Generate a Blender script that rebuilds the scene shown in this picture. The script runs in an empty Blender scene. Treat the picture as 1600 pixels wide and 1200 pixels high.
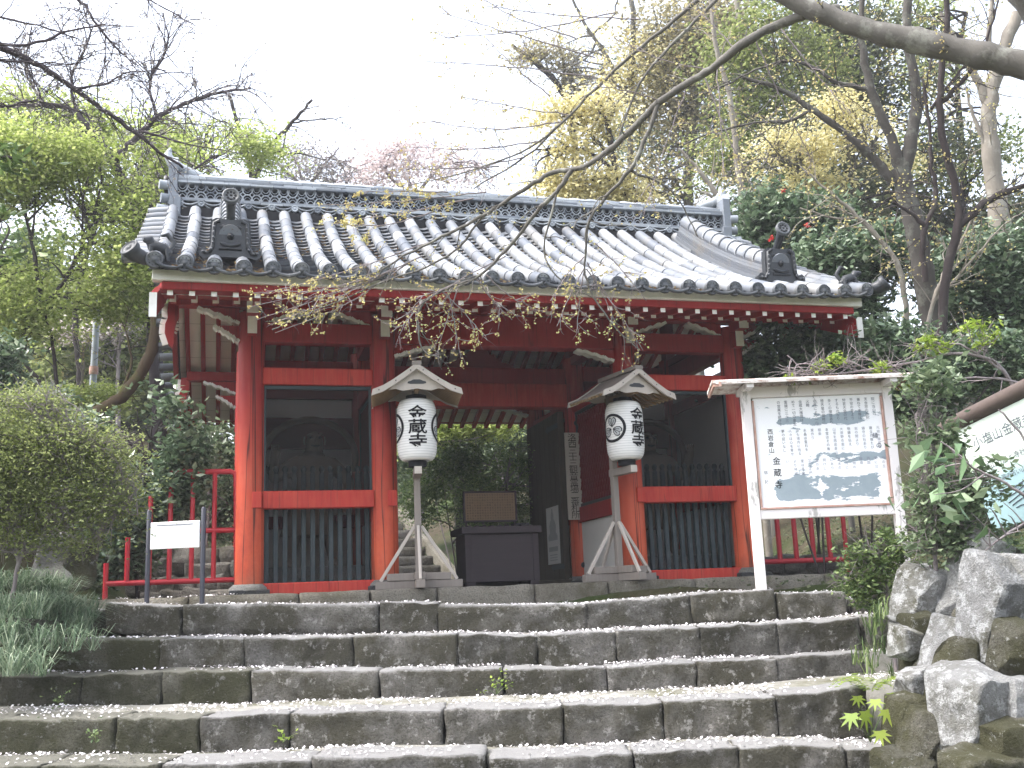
import bpy, bmesh, math, random
import numpy as np
from mathutils import Vector, Matrix, noise as mnoise
R = math.radians
random.seed(7)
rng = np.random.default_rng(11)
SC = bpy.context.scene
COL = SC.collection

# ---------------------------------------------------------------- camera
FPX = 1650.0                                   # focal length in pixels of the 1600 px wide photo
CAM = np.array([-.24, -10.51, -.14])
YAW, PITCH, ROLL = .270, math.atan(335 / FPX), -.040
_fw = np.array([math.sin(YAW) * math.cos(PITCH), math.cos(YAW) * math.cos(PITCH), math.sin(PITCH)])
_rt = np.array([math.cos(YAW), -math.sin(YAW), 0.0])
_up = np.cross(_rt, _fw)
RT = _rt * math.cos(ROLL) + _up * math.sin(ROLL)
UP = -_rt * math.sin(ROLL) + _up * math.cos(ROLL)
E1 = _rt.copy()                                # level, to the right of the view
E2 = np.array([math.sin(YAW), math.cos(YAW), 0.0])   # level, away from the viewer
EZ = np.array([0, 0, 1.0])
cam = bpy.data.cameras.new('camera')
cam.sensor_width = 36; cam.lens = FPX / 1600 * 36
cam.clip_start = .05; cam.clip_end = 2000
co = bpy.data.objects.new('camera', cam); COL.objects.link(co)
M = Matrix(((RT[0], UP[0], -_fw[0], CAM[0]), (RT[1], UP[1], -_fw[1], CAM[1]), (RT[2], UP[2], -_fw[2], CAM[2]), (0, 0, 0, 1)))
co.matrix_world = M
SC.camera = co

def at(x, y, D=None, X=None, Y=None, Z=None):
    """the point of the place seen at photo pixel x, y, at depth D or on a plane X, Y or Z"""
    d = _fw + RT * ((x - 800) / FPX) - UP * ((y - 600) / FPX)
    if D is not None: t = D
    elif X is not None: t = (X - CAM[0]) / d[0]
    elif Y is not None: t = (Y - CAM[1]) / d[1]
    else: t = (Z - CAM[2]) / d[2]
    return CAM + t * d
def px(r, D): return r * D / FPX               # a length of r photo pixels at depth D, in metres
def ds(d, s, z=0.0):                           # d metres ahead of the camera, s to the right
    p = CAM + E2 * d + E1 * s; return np.array([p[0], p[1], z])

# ---------------------------------------------------------------- light
SUN_EL, SUN_AZ = R(58), R(-88)                 # azimuth measured from +Y towards +X: the light comes from the left
world = bpy.data.worlds.new('World'); SC.world = world; world.use_nodes = True
wn = world.node_tree; wn.nodes.clear()
sky = wn.nodes.new('ShaderNodeTexSky'); sky.sky_type = 'NISHITA'; sky.sun_disc = False
sky.sun_elevation = SUN_EL; sky.sun_rotation = SUN_AZ; sky.air_density = 1.0; sky.dust_density = 4.0; sky.ozone_density = 1.0
hsv = wn.nodes.new('ShaderNodeHueSaturation'); hsv.inputs['Saturation'].default_value = .5
bg = wn.nodes.new('ShaderNodeBackground'); bg.inputs['Strength'].default_value = .15
wo = wn.nodes.new('ShaderNodeOutputWorld')
wn.links.new(sky.outputs[0], hsv.inputs['Color']); wn.links.new(hsv.outputs[0], bg.inputs[0]); wn.links.new(bg.outputs[0], wo.inputs[0])
sl = bpy.data.lights.new('sun', 'SUN'); sl.energy = 1.0; sl.angle = R(14); sl.color = (1, .99, .98)
so = bpy.data.objects.new('sun', sl); COL.objects.link(so)
sdir = Vector((math.sin(SUN_AZ) * math.cos(SUN_EL), math.cos(SUN_AZ) * math.cos(SUN_EL), math.sin(SUN_EL)))
so.rotation_euler = sdir.to_track_quat('Z', 'Y').to_euler()
SC.view_settings.view_transform = 'Standard'
try: SC.view_settings.look = 'None'
except Exception: pass
SC.view_settings.exposure = 2.2
SC.view_settings.gamma = 1
SC.render.engine = 'CYCLES'
SC.cycles.max_bounces = 9; SC.cycles.transparent_max_bounces = 12; SC.cycles.diffuse_bounces = 5; SC.cycles.glossy_bounces = 2
SC.cycles.transmission_bounces = 6; SC.cycles.caustics_reflective = False; SC.cycles.caustics_refractive = False
SC.cycles.use_denoising = True

# ---------------------------------------------------------------- materials
class NT:
    def __init__(s, name):
        s.m = bpy.data.materials.new(name); s.m.use_nodes = True
        s.t = s.m.node_tree; s.t.nodes.clear()
        s.out = s.n('ShaderNodeOutputMaterial'); s.b = s.n('ShaderNodeBsdfPrincipled')
        s.l(s.b.outputs[0], s.out.inputs['Surface'])
        s.tc = s.n('ShaderNodeTexCoord')
    def n(s, k): return s.t.nodes.new(k)
    def l(s, a, b): s.t.links.new(a, b)
    def map(s, scale=(1, 1, 1), coord='Object'):
        mp = s.n('ShaderNodeMapping'); mp.inputs['Scale'].default_value = scale
        s.l(s.tc.outputs[coord], mp.inputs['Vector']); return mp.outputs[0]
    def noise(s, scale, detail=4, rough=.55, vec=None, dist=0):
        t = s.n('ShaderNodeTexNoise'); t.inputs['Scale'].default_value = scale; t.inputs['Detail'].default_value = detail
        t.inputs['Roughness'].default_value = rough; t.inputs['Distortion'].default_value = dist
        s.l(vec if vec is not None else s.tc.outputs['Object'], t.inputs['Vector']); return t.outputs[0]
    def ramp(s, fac, stops, mode='LINEAR'):
        r = s.n('ShaderNodeValToRGB'); e = r.color_ramp.elements; r.color_ramp.interpolation = mode
        while len(e) > 1: e.remove(e[-1])
        e[0].position = stops[0][0]; e[0].color = c4(stops[0][1])
        for p, c in stops[1:]:
            k = e.new(p); k.color = c4(c)
        s.l(fac, r.inputs[0]); return r.outputs[0]
    def mix(s, fac, a, b, mode='MIX'):
        m = s.n('ShaderNodeMix'); m.data_type = 'RGBA'; m.blend_type = mode; m.clamp_factor = True
        for v, i in ((fac, 0), (a, 6), (b, 7)):
            if hasattr(v, 'is_output'): s.l(v, m.inputs[i])
            else: m.inputs[i].default_value = v if i == 0 else c4(v)
        return m.outputs[2]
    def math(s, op, a, b=0.0):
        m = s.n('ShaderNodeMath'); m.operation = op
        for v, i in ((a, 0), (b, 1)):
            if hasattr(v, 'is_output'): s.l(v, m.inputs[i])
            else: m.inputs[i].default_value = v
        return m.outputs[0]
    def sep(s, i, coord='Object'):
        x = s.n('ShaderNodeSeparateXYZ'); s.l(s.tc.outputs[coord], x.inputs[0]); return x.outputs[i]
    def island(s):
        g = s.n('ShaderNodeNewGeometry'); return g.outputs['Random Per Island']
    def col(s, c):
        if hasattr(c, 'is_output'): s.l(c, s.b.inputs['Base Color'])
        else: s.b.inputs['Base Color'].default_value = c4(c)
    def bump(s, h, strength=.3, dist=.01):
        b = s.n('ShaderNodeBump'); b.inputs['Strength'].default_value = strength; b.inputs['Distance'].default_value = dist
        s.l(h, b.inputs['Height']); s.l(b.outputs[0], s.b.inputs['Normal'])
    def rough(s, v, spec=.5):
        if hasattr(v, 'is_output'): s.l(v, s.b.inputs['Roughness'])
        else: s.b.inputs['Roughness'].default_value = v
        s.b.inputs['Specular IOR Level'].default_value = spec
def c4(c): return (c[0], c[1], c[2], 1.0) if len(c) == 3 else c

MT = {}
def mk(name):
    t = NT(name); MT[name] = t.m; return t
def red_paint(name, base, worn, wear):
    t = mk(name)
    big = t.noise(2.2, 5, .6); fine = t.noise(26, 4, .6, t.map((1, 1, .12)))
    c = t.mix(t.ramp(big, [(.35, (0, 0, 0)), (.7, (1, 1, 1))]), base, [v * .78 for v in base])
    w = t.math('MULTIPLY', t.ramp(fine, [(.42, (0, 0, 0)), (.75, (1, 1, 1))]), wear)
    c = t.mix(w, c, worn)
    crack = t.ramp(t.noise(9, 3, .5, t.map((1, 1, .035)), .4), [(.487, (0, 0, 0)), (.498, (1, 1, 1)), (.502, (1, 1, 1)), (.513, (0, 0, 0))])
    c = t.mix(t.math('MULTIPLY', crack, .45), c, (.05, .012, .008))
    t.col(c); t.rough(.62, .3); t.bump(fine, .25, .004); return t
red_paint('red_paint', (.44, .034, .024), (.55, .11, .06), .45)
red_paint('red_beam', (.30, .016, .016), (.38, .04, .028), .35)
t = mk('column_paint')
z = t.sep(2); big = t.noise(2.0, 5, .6); fine = t.noise(24, 4, .6, t.map((1, 1, .1)))
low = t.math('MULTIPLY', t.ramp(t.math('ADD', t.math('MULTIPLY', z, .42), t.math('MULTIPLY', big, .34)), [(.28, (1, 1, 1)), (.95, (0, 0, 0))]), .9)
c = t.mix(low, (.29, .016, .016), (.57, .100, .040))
c = t.mix(t.math('MULTIPLY', t.math('MULTIPLY', t.ramp(fine, [(.40, (0, 0, 0)), (.75, (1, 1, 1))]), .55), t.ramp(t.noise(1.5, 5, .7), [(.35, (0, 0, 0)), (.65, (1, 1, 1))])), c, (.50, .15, .085))
c = t.mix(t.math('MULTIPLY', t.ramp(t.noise(3.2, 7, .75, t.map((1, 1, .5))), [(.5, (0, 0, 0)), (.72, (1, 1, 1))]), .55), c, (.22, .022, .018))
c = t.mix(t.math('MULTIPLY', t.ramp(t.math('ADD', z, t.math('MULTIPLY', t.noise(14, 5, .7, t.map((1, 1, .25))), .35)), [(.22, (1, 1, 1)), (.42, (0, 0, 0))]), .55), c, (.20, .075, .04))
crack = t.ramp(t.noise(6, 3, .5, t.map((1, 1, .03)), .5), [(.482, (0, 0, 0)), (.496, (1, 1, 1)), (.504, (1, 1, 1)), (.518, (0, 0, 0))])
c = t.mix(t.math('MULTIPLY', crack, .85), c, (.035, .01, .006))
t.col(c); t.rough(.6, .3); t.bump(fine, .3, .004)
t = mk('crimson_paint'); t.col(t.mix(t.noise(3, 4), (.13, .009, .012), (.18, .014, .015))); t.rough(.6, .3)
t = mk('rail_paint'); t.col(t.mix(t.noise(14, 4), (.36, .012, .024), (.46, .022, .032))); t.rough(.42, .5)
t = mk('white_paint'); t.col(t.mix(t.ramp(t.noise(5, 6, .65), [(.4, (0, 0, 0)), (.75, (1, 1, 1))]), (.82, .81, .77), (.66, .64, .58))); t.rough(.7, .3)
t = mk('plaster'); t.col(t.mix(t.noise(2.5, 6, .6), (.60, .58, .54), (.74, .72, .68))); t.rough(.85, .2); t.bump(t.noise(40), .1, .003)
t = mk('soffit_board')
br = t.ramp(t.math('FRACT', t.math('MULTIPLY', t.sep(1), 3.3)), [(0, (.25, .25, .25)), (.03, (1, 1, 1))])
t.col(t.mix(1.0, t.mix(t.noise(4, 5), (.84, .82, .78), (.70, .68, .63)), br, 'MULTIPLY')); t.rough(.8, .2)
def tile_mat(name, a, b, lich, rough):
    t = mk(name)
    v = t.noise(3.5, 6, .65); isl = t.island()
    c = t.mix(isl, a, b)
    c = t.mix(t.math('MULTIPLY', t.ramp(v, [(.48, (0, 0, 0)), (.7, (1, 1, 1))]), .6), c, lich)
    sp = t.ramp(t.noise(60, 3, .6), [(.56, (0, 0, 0)), (.68, (1, 1, 1))])
    c = t.mix(t.math('MULTIPLY', sp, .25), c, (.09, .085, .075))
    t.col(c); t.rough(rough, .4); t.bump(t.noise(45, 3), .2, .005)
tile_mat('roof_tile', (.095, .108, .13), (.30, .315, .335), (.20, .18, .15), .58)
tile_mat('ridge_tile', (.13, .15, .18), (.42, .45, .48), (.17, .18, .18), .55)
tile_mat('flat_tile', (.065, .073, .088), (.20, .215, .235), (.20, .17, .13), .5)
tile_mat('dark_tile', (.012, .014, .017), (.028, .031, .036), (.055, .058, .058), .45)
tile_mat('disc_tile', (.032, .036, .042), (.095, .102, .112), (.13, .13, .12), .5)
t = mk('shadow_gap'); t.col((.03, .03, .032)); t.rough(.9, .1)
t = mk('picket_paint'); t.col(t.mix(t.noise(6, 4), (.017, .029, .033), (.032, .047, .052))); t.rough(.6, .4)
t = mk('dark_iron'); t.col((.02, .022, .025)); t.rough(.5, .5)
t = mk('grey_metal'); t.col(t.mix(t.noise(5), (.22, .25, .28), (.33, .36, .39))); t.rough(.5, .5)
t = mk('post_metal'); t.col((.035, .036, .05)); t.rough(.4, .5)
t = mk('bird_mesh')                                   # fine wire netting: mostly holes
tr = t.n('ShaderNodeBsdfTransparent'); mx = t.n('ShaderNodeMixShader'); mx.inputs[0].default_value = .55
t.col((.016, .018, .017)); t.rough(1, 0); t.l(tr.outputs[0], mx.inputs[1]); t.l(t.b.outputs[0], mx.inputs[2]); t.l(mx.outputs[0], t.out.inputs['Surface'])
def wood(name, a, b, axis=(1, 1, .1), sc=22, rough=.75):
    t = mk(name); g = t.noise(sc, 5, .6, t.map(axis), .6); w = t.noise(3, 4)
    c = t.mix(g, a, b); c = t.mix(t.math('MULTIPLY', w, .35), c, [v * .6 for v in a]); t.col(c); t.rough(rough, .25); t.bump(g, .35, .004)
wood('grey_wood', (.30, .265, .235), (.19, .163, .142))
wood('pale_wood', (.56, .505, .45), (.40, .355, .31), (1, .12, .12))
wood('brown_wood', (.30, .20, .11), (.18, .12, .065), (1, .1, 1), 14)
wood('door_wood', (.10, .085, .06), (.05, .043, .032))
wood('box_wood', (.082, .066, .070), (.060, .048, .052), (.1, 1, 1))
wood('text_wood', (.34, .235, .15), (.26, .175, .11))
wood('plaque_wood', (.56, .51, .45), (.42, .38, .33))
wood('log_wood', (.13, .098, .085), (.075, .057, .05), (.2, 1, 1), 18)
t = mk('flaking_white')                              # white paint flaking off grey boards
f = t.ramp(t.noise(7, 6, .7, t.map((1, 1, .35))), [(.57, (0, 0, 0)), (.62, (1, 1, 1))])
t.col(t.mix(t.math('MULTIPLY', f, .8), (.72, .68, .67), (.30, .29, .27))); t.rough(.7, .3); t.bump(f, .3, .003)
t = mk('roof_sheet'); t.col(t.mix(t.ramp(t.noise(12, 5, .7), [(.45, (0, 0, 0)), (.65, (1, 1, 1))]), (.60, .56, .53), (.22, .10, .06))); t.rough(.6, .4)
t = mk('rust_edge'); t.col(t.mix(t.noise(20, 4), (.55, .42, .38), (.33, .14, .08))); t.rough(.7, .3)
t = mk('paper')
rb = t.ramp(t.math('FRACT', t.math('MULTIPLY', t.sep(2), 40)), [(0, (.55, .55, .56)), (.16, (1, 1, 1)), (.9, (1, 1, 1)), (1, (.55, .55, .56))])
t.col(t.mix(1.0, t.mix(t.noise(6, 4), (.78, .77, .75), (.70, .69, .66)), rb, 'MULTIPLY')); t.rough(.75, .25)
t = mk('ink'); t.col((.012, .012, .014)); t.rough(.7, .2)
t = mk('crest_grey'); t.col(t.mix(t.noise(30), (.30, .31, .31), (.48, .49, .49))); t.rough(.7, .2)
t = mk('faded_ink'); t.col((.12, .13, .16)); t.rough(.8, .1)
t = mk('faint_ink'); t.col((.24, .25, .30)); t.rough(.8, .1)
t = mk('brown_ink'); t.col((.10, .07, .045)); t.rough(.8, .1)
t = mk('plaque_ink'); t.col((.075, .065, .058)); t.rough(.8, .1)
t = mk('poster_paper'); t.col((.62, .62, .60)); t.rough(.6, .3)
t = mk('sign_white'); t.col((.90, .90, .90)); t.rough(.25, .6)
t = mk('notice_face')                                 # white board, the paint gone in patches that run along it
x = t.sep(0); z = t.sep(2)
n1 = t.noise(1.0, 6, .62, t.map((2.6, 1, 9)), .4)
bell = lambda c0, w: t.math('MAXIMUM', t.math('SUBTRACT', 1.0, t.math('MULTIPLY', t.math('ABSOLUTE', t.math('SUBTRACT', z, c0)), 1 / w)), 0.0)
n1 = t.math('ADD', t.math('MULTIPLY', n1, .72), t.math('MULTIPLY', t.noise(1.0, 5, .7, t.map((9, 1, 22)), .2), .28))
xr_ = lambda st: t.ramp(t.math('ADD', x, .5), st)
K, Wt = (0, 0, 0), (1, 1, 1)
lowm = t.math('MULTIPLY', t.ramp(z, [(0, K)]), 0)
zz_ = t.math('ADD', z, .5)
band = lambda a0, a1, e: t.ramp(zz_, [(a0 - e, K), (a0, Wt), (a1, Wt), (a1 + e, K)])
lowm = t.math('MULTIPLY', t.math('MULTIPLY', band(.13, .27, .06), xr_([(.06, K), (.12, Wt), (.44, Wt), (.47, (.5, .5, .5)), (.50, Wt), (.93, Wt), (.98, K)])), .20)
upm = t.math('MULTIPLY', t.math('MULTIPLY', band(.74, .79, .05), xr_([(.36, K), (.46, Wt), (.82, Wt), (.95, K)])), .17)
upl = t.math('MULTIPLY', t.math('MULTIPLY', band(.755, .78, .035), xr_([(.14, K), (.2, Wt), (.38, Wt), (.44, K)])), .18)
midm = t.math('MULTIPLY', t.math('MULTIPLY', band(.43, .46, .06), xr_([(.44, K), (.6, Wt)])), .13)
tot = t.math('ADD', t.math('ADD', lowm, upm), t.math('ADD', t.math('ADD', upl, midm), n1))
msk = t.ramp(tot, [(.600, (0, 0, 0)), (.612, (1, 1, 1))])
t.col(t.mix(msk, (.86, .86, .87), t.mix(t.noise(14, 5), (.24, .30, .335), (.33, .385, .42)))); t.rough(.45, .4)
t = mk('info_face')
z = t.sep(2)
t.col(t.mix(t.ramp(t.math('ADD', z, t.math('MULTIPLY', t.noise(4, 4), .12)), [(.0, (1, 1, 1)), (.12, (0, 0, 0))]), (.66, .74, .66), (.34, .50, .53))); t.rough(.35, .5)
def stone(name, a, b, moss, lich, mo=.5, li=.5, sc=1.0, worn=None, spk=.55):  # worn: paler colour for up-facing faces, sky light plus foot wear
    t = mk(name)
    base = t.mix(t.noise(5 * sc, 8, .7), a, b)
    g = t.noise(70, 3, .7)
    base = t.mix(t.math('MULTIPLY', t.ramp(g, [(.35, (1, 1, 1)), (.5, (0, 0, 0))]), spk), base, [v * .35 for v in a])
    m = t.ramp(t.noise(2.1 * sc, 7, .7), [(.52 - mo * .2, (0, 0, 0)), (.72 - mo * .2, (1, 1, 1))])
    base = t.mix(t.math('MULTIPLY', m, .8), base, moss)
    l = t.ramp(t.noise(13 * sc, 10, .78), [(.60 - li * .06, (0, 0, 0)), (.66 - li * .06, (1, 1, 1))])
    base = t.mix(t.math('MULTIPLY', l, .75), base, lich)
    oi = t.n('ShaderNodeObjectInfo'); base = t.mix(1.0, base, t.ramp(oi.outputs['Random'], [(0, (.68, .68, .68)), (1, (1.0, .985, .96))]), 'MULTIPLY')
    if worn:                                          # up-facing faces coloured paler: sky light put into the colour, plus foot wear
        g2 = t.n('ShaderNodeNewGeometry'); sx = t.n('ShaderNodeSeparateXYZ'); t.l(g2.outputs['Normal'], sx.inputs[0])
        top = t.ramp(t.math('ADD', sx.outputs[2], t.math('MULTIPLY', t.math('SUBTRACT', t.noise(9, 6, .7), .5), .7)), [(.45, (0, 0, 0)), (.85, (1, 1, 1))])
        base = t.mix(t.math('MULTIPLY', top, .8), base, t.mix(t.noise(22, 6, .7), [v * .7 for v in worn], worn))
    t.col(base); t.rough(.9, .25)
    t.bump(t.math('ADD', t.noise(16 * sc, 8, .8), t.math('MULTIPLY', g, .5)), 1.0, .05)
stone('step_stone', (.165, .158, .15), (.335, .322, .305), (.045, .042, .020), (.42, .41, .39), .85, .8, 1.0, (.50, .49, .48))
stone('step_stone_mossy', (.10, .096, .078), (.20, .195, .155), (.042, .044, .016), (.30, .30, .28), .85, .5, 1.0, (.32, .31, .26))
stone('edge_stone', (.30, .28, .235), (.42, .39, .33), (.13, .115, .07), (.50, .48, .42), .3, .1)
stone('platform_stone', (.20, .19, .175), (.30, .285, .26), (.10, .09, .06), (.36, .35, .32), .4, .1)
stone('wall_rock', (.24, .24, .235), (.52, .525, .525), (.085, .080, .034), (.68, .69, .70), .35, 1.5, 1.0, None, .2)
stone('wall_rock_mossy', (.13, .12, .10), (.28, .27, .24), (.060, .060, .018), (.55, .56, .54), .95, .3, 1.4)
stone('base_rock', (.30, .30, .285), (.38, .37, .35), (.16, .155, .12), (.46, .45, .43), .2, .2)
stone('dark_base', (.075, .08, .09), (.11, .115, .12), (.08, .08, .06), (.15, .15, .15), .2, .0)
t = mk('soil')
n = t.noise(1.2, 8, .7)
c = t.mix(n, (.055, .045, .030), (.115, .095, .060))
c = t.mix(t.ramp(t.noise(.5, 6, .65), [(.40, (0, 0, 0)), (.58, (1, 1, 1))]), c, (.050, .070, .022))
t.col(c); t.rough(.95, .1); t.bump(t.noise(9, 8, .75), 1.0, .06)
t = mk('tread_soil')
c = t.mix(t.noise(5, 8, .75), (.16, .15, .125), (.42, .41, .38))
c = t.mix(t.ramp(t.noise(1.6, 8, .75), [(.47, (0, 0, 0)), (.66, (.8, .8, .8))]), c, (.085, .085, .034))
t.col(c); t.rough(.95, .1); t.bump(t.noise(30, 6, .7), .8, .02)
t = mk('petal'); t.col((.80, .76, .77)); t.rough(.8, .2)
def bark(name, a, b, lich, la=.4):
    t = mk(name); n = t.noise(9, 7, .7, t.map((1, 1, .3)), .5)
    c = t.mix(n, a, b); c = t.mix(t.math('MULTIPLY', t.ramp(t.noise(5, 7, .7), [(.52, (0, 0, 0)), (.64, (1, 1, 1))]), la), c, lich)
    t.col(c); t.rough(.9, .2); t.bump(n, .7, .02)
bark('bark_grey', (.175, .165, .15), (.08, .074, .066), (.33, .335, .29), .55)
bark('bark_mid', (.115, .105, .095), (.05, .045, .04), (.22, .225, .19), .5)
bark('bark_pale', (.30, .27, .23), (.17, .15, .125), (.42, .41, .36), .5)
bark('bark_dark', (.060, .048, .046), (.032, .026, .026), (.12, .12, .10), .4)
bark('bark_moss', (.12, .085, .05), (.06, .045, .03), (.11, .12, .03), .8)
bark('twig', (.30, .26, .26), (.19, .16, .165), (.40, .38, .38), .3)
bark('twig_dark', (.095, .078, .085), (.055, .045, .052), (.14, .13, .13), .3)
def leaf(name, stops, rough=.55, tl=.35, spec=.35):
    t = mk(name); c = t.ramp(t.island(), stops)
    t.col(c); t.rough(rough, spec)
    tr = t.n('ShaderNodeBsdfTranslucent'); t.l(c, tr.inputs['Color'])
    mx = t.n('ShaderNodeMixShader'); mx.inputs[0].default_value = tl
    t.l(t.b.outputs[0], mx.inputs[1]); t.l(tr.outputs[0], mx.inputs[2]); t.l(mx.outputs[0], t.out.inputs['Surface'])
leaf('leaf_lime', [(0, (.22, .29, .06)), (.5, (.36, .43, .12)), (1, (.53, .57, .24))], .6, .6)
leaf('leaf_olive', [(0, (.12, .155, .05)), (.5, (.23, .275, .09)), (1, (.40, .44, .18))], .6, .5)
leaf('leaf_green', [(0, (.055, .095, .03)), (.6, (.12, .18, .06)), (1, (.25, .31, .12))], .5, .35)
leaf('leaf_gloss', [(0, (.06, .095, .053)), (.45, (.11, .17, .092)), (.8, (.19, .26, .15)), (1, (.38, .45, .32))], .28, .3, .7)
leaf('leaf_dark', [(0, (.065, .08, .045)), (.6, (.125, .145, .08)), (1, (.22, .24, .13))], .5, .4)
leaf('leaf_brown', [(0, (.19, .17, .105)), (.5, (.30, .27, .16)), (1, (.44, .40, .24))], .7, .55)
leaf('leaf_yellow', [(0, (.48, .42, .19)), (.5, (.64, .58, .30)), (1, (.74, .70, .44))], .6, .6)
leaf('bud_gold', [(0, (.40, .31, .15)), (.5, (.56, .48, .20)), (1, (.60, .58, .22))], .6, .4)
leaf('bud_grey', [(0, (.22, .20, .20)), (.6, (.34, .31, .30)), (1, (.42, .40, .33))], .7, .4)
leaf('blossom', [(0, (.56, .46, .45)), (.5, (.72, .63, .62)), (1, (.82, .76, .76))], .7, .5)
leaf('blossom_white', [(0, (.60, .58, .58)), (1, (.80, .78, .78))], .7, .5)
leaf('leaf_sage', [(0, (.075, .115, .06)), (.5, (.15, .205, .11)), (1, (.28, .34, .20))], .5, .35)
leaf('grass_blade', [(0, (.08, .13, .075)), (.6, (.16, .23, .14)), (1, (.36, .41, .29))], .5, .3)
leaf('leaf_big', [(0, (.07, .13, .055)), (.5, (.16, .25, .13)), (1, (.34, .42, .26))], .4, .3)
leaf('leaf_bright', [(0, (.16, .26, .03)), (1, (.34, .42, .08))], .5, .5)
leaf('leaf_fresh', [(0, (.10, .17, .05)), (.5, (.20, .30, .10)), (1, (.38, .46, .2))], .5, .5)
leaf('leaf_green2', [(0, (.06, .11, .035)), (.6, (.13, .20, .065)), (1, (.27, .34, .13))], .5, .45)
leaf('litter', [(0, (.10, .055, .03)), (.5, (.26, .16, .08)), (1, (.42, .33, .16))], .8, .2)
leaf('red_flower', [(0, (.45, .02, .02)), (1, (.6, .04, .04))], .6, .3)
t = mk('statue_wood'); t.col(t.mix(t.noise(7, 6), (.17, .12, .085), (.29, .24, .19))); t.rough(.8, .2)

# ---------------------------------------------------------------- helpers
def link(o, parent=None):
    COL.objects.link(o)
    if parent is not None: o.parent = parent
    return o
def tag(o, label=None, cat=None, group=None, kind=None):
    if label: o['label'] = label
    if cat: o['category'] = cat
    if group: o['group'] = group
    if kind: o['kind'] = kind
    return o
def root_of(parent):
    p = np.zeros(3)
    while parent is not None:
        p += np.array(parent.location); parent = parent.parent
    return p
def empty(name, loc, label=None, cat=None, group=None):
    o = bpy.data.objects.new(name, None); o.location = [float(v) for v in loc]; o.empty_display_size = .2
    link(o); return tag(o, label, cat, group)
def nrm(v):
    v = np.asarray(v, float); return v / (np.linalg.norm(v) + 1e-12)

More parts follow.
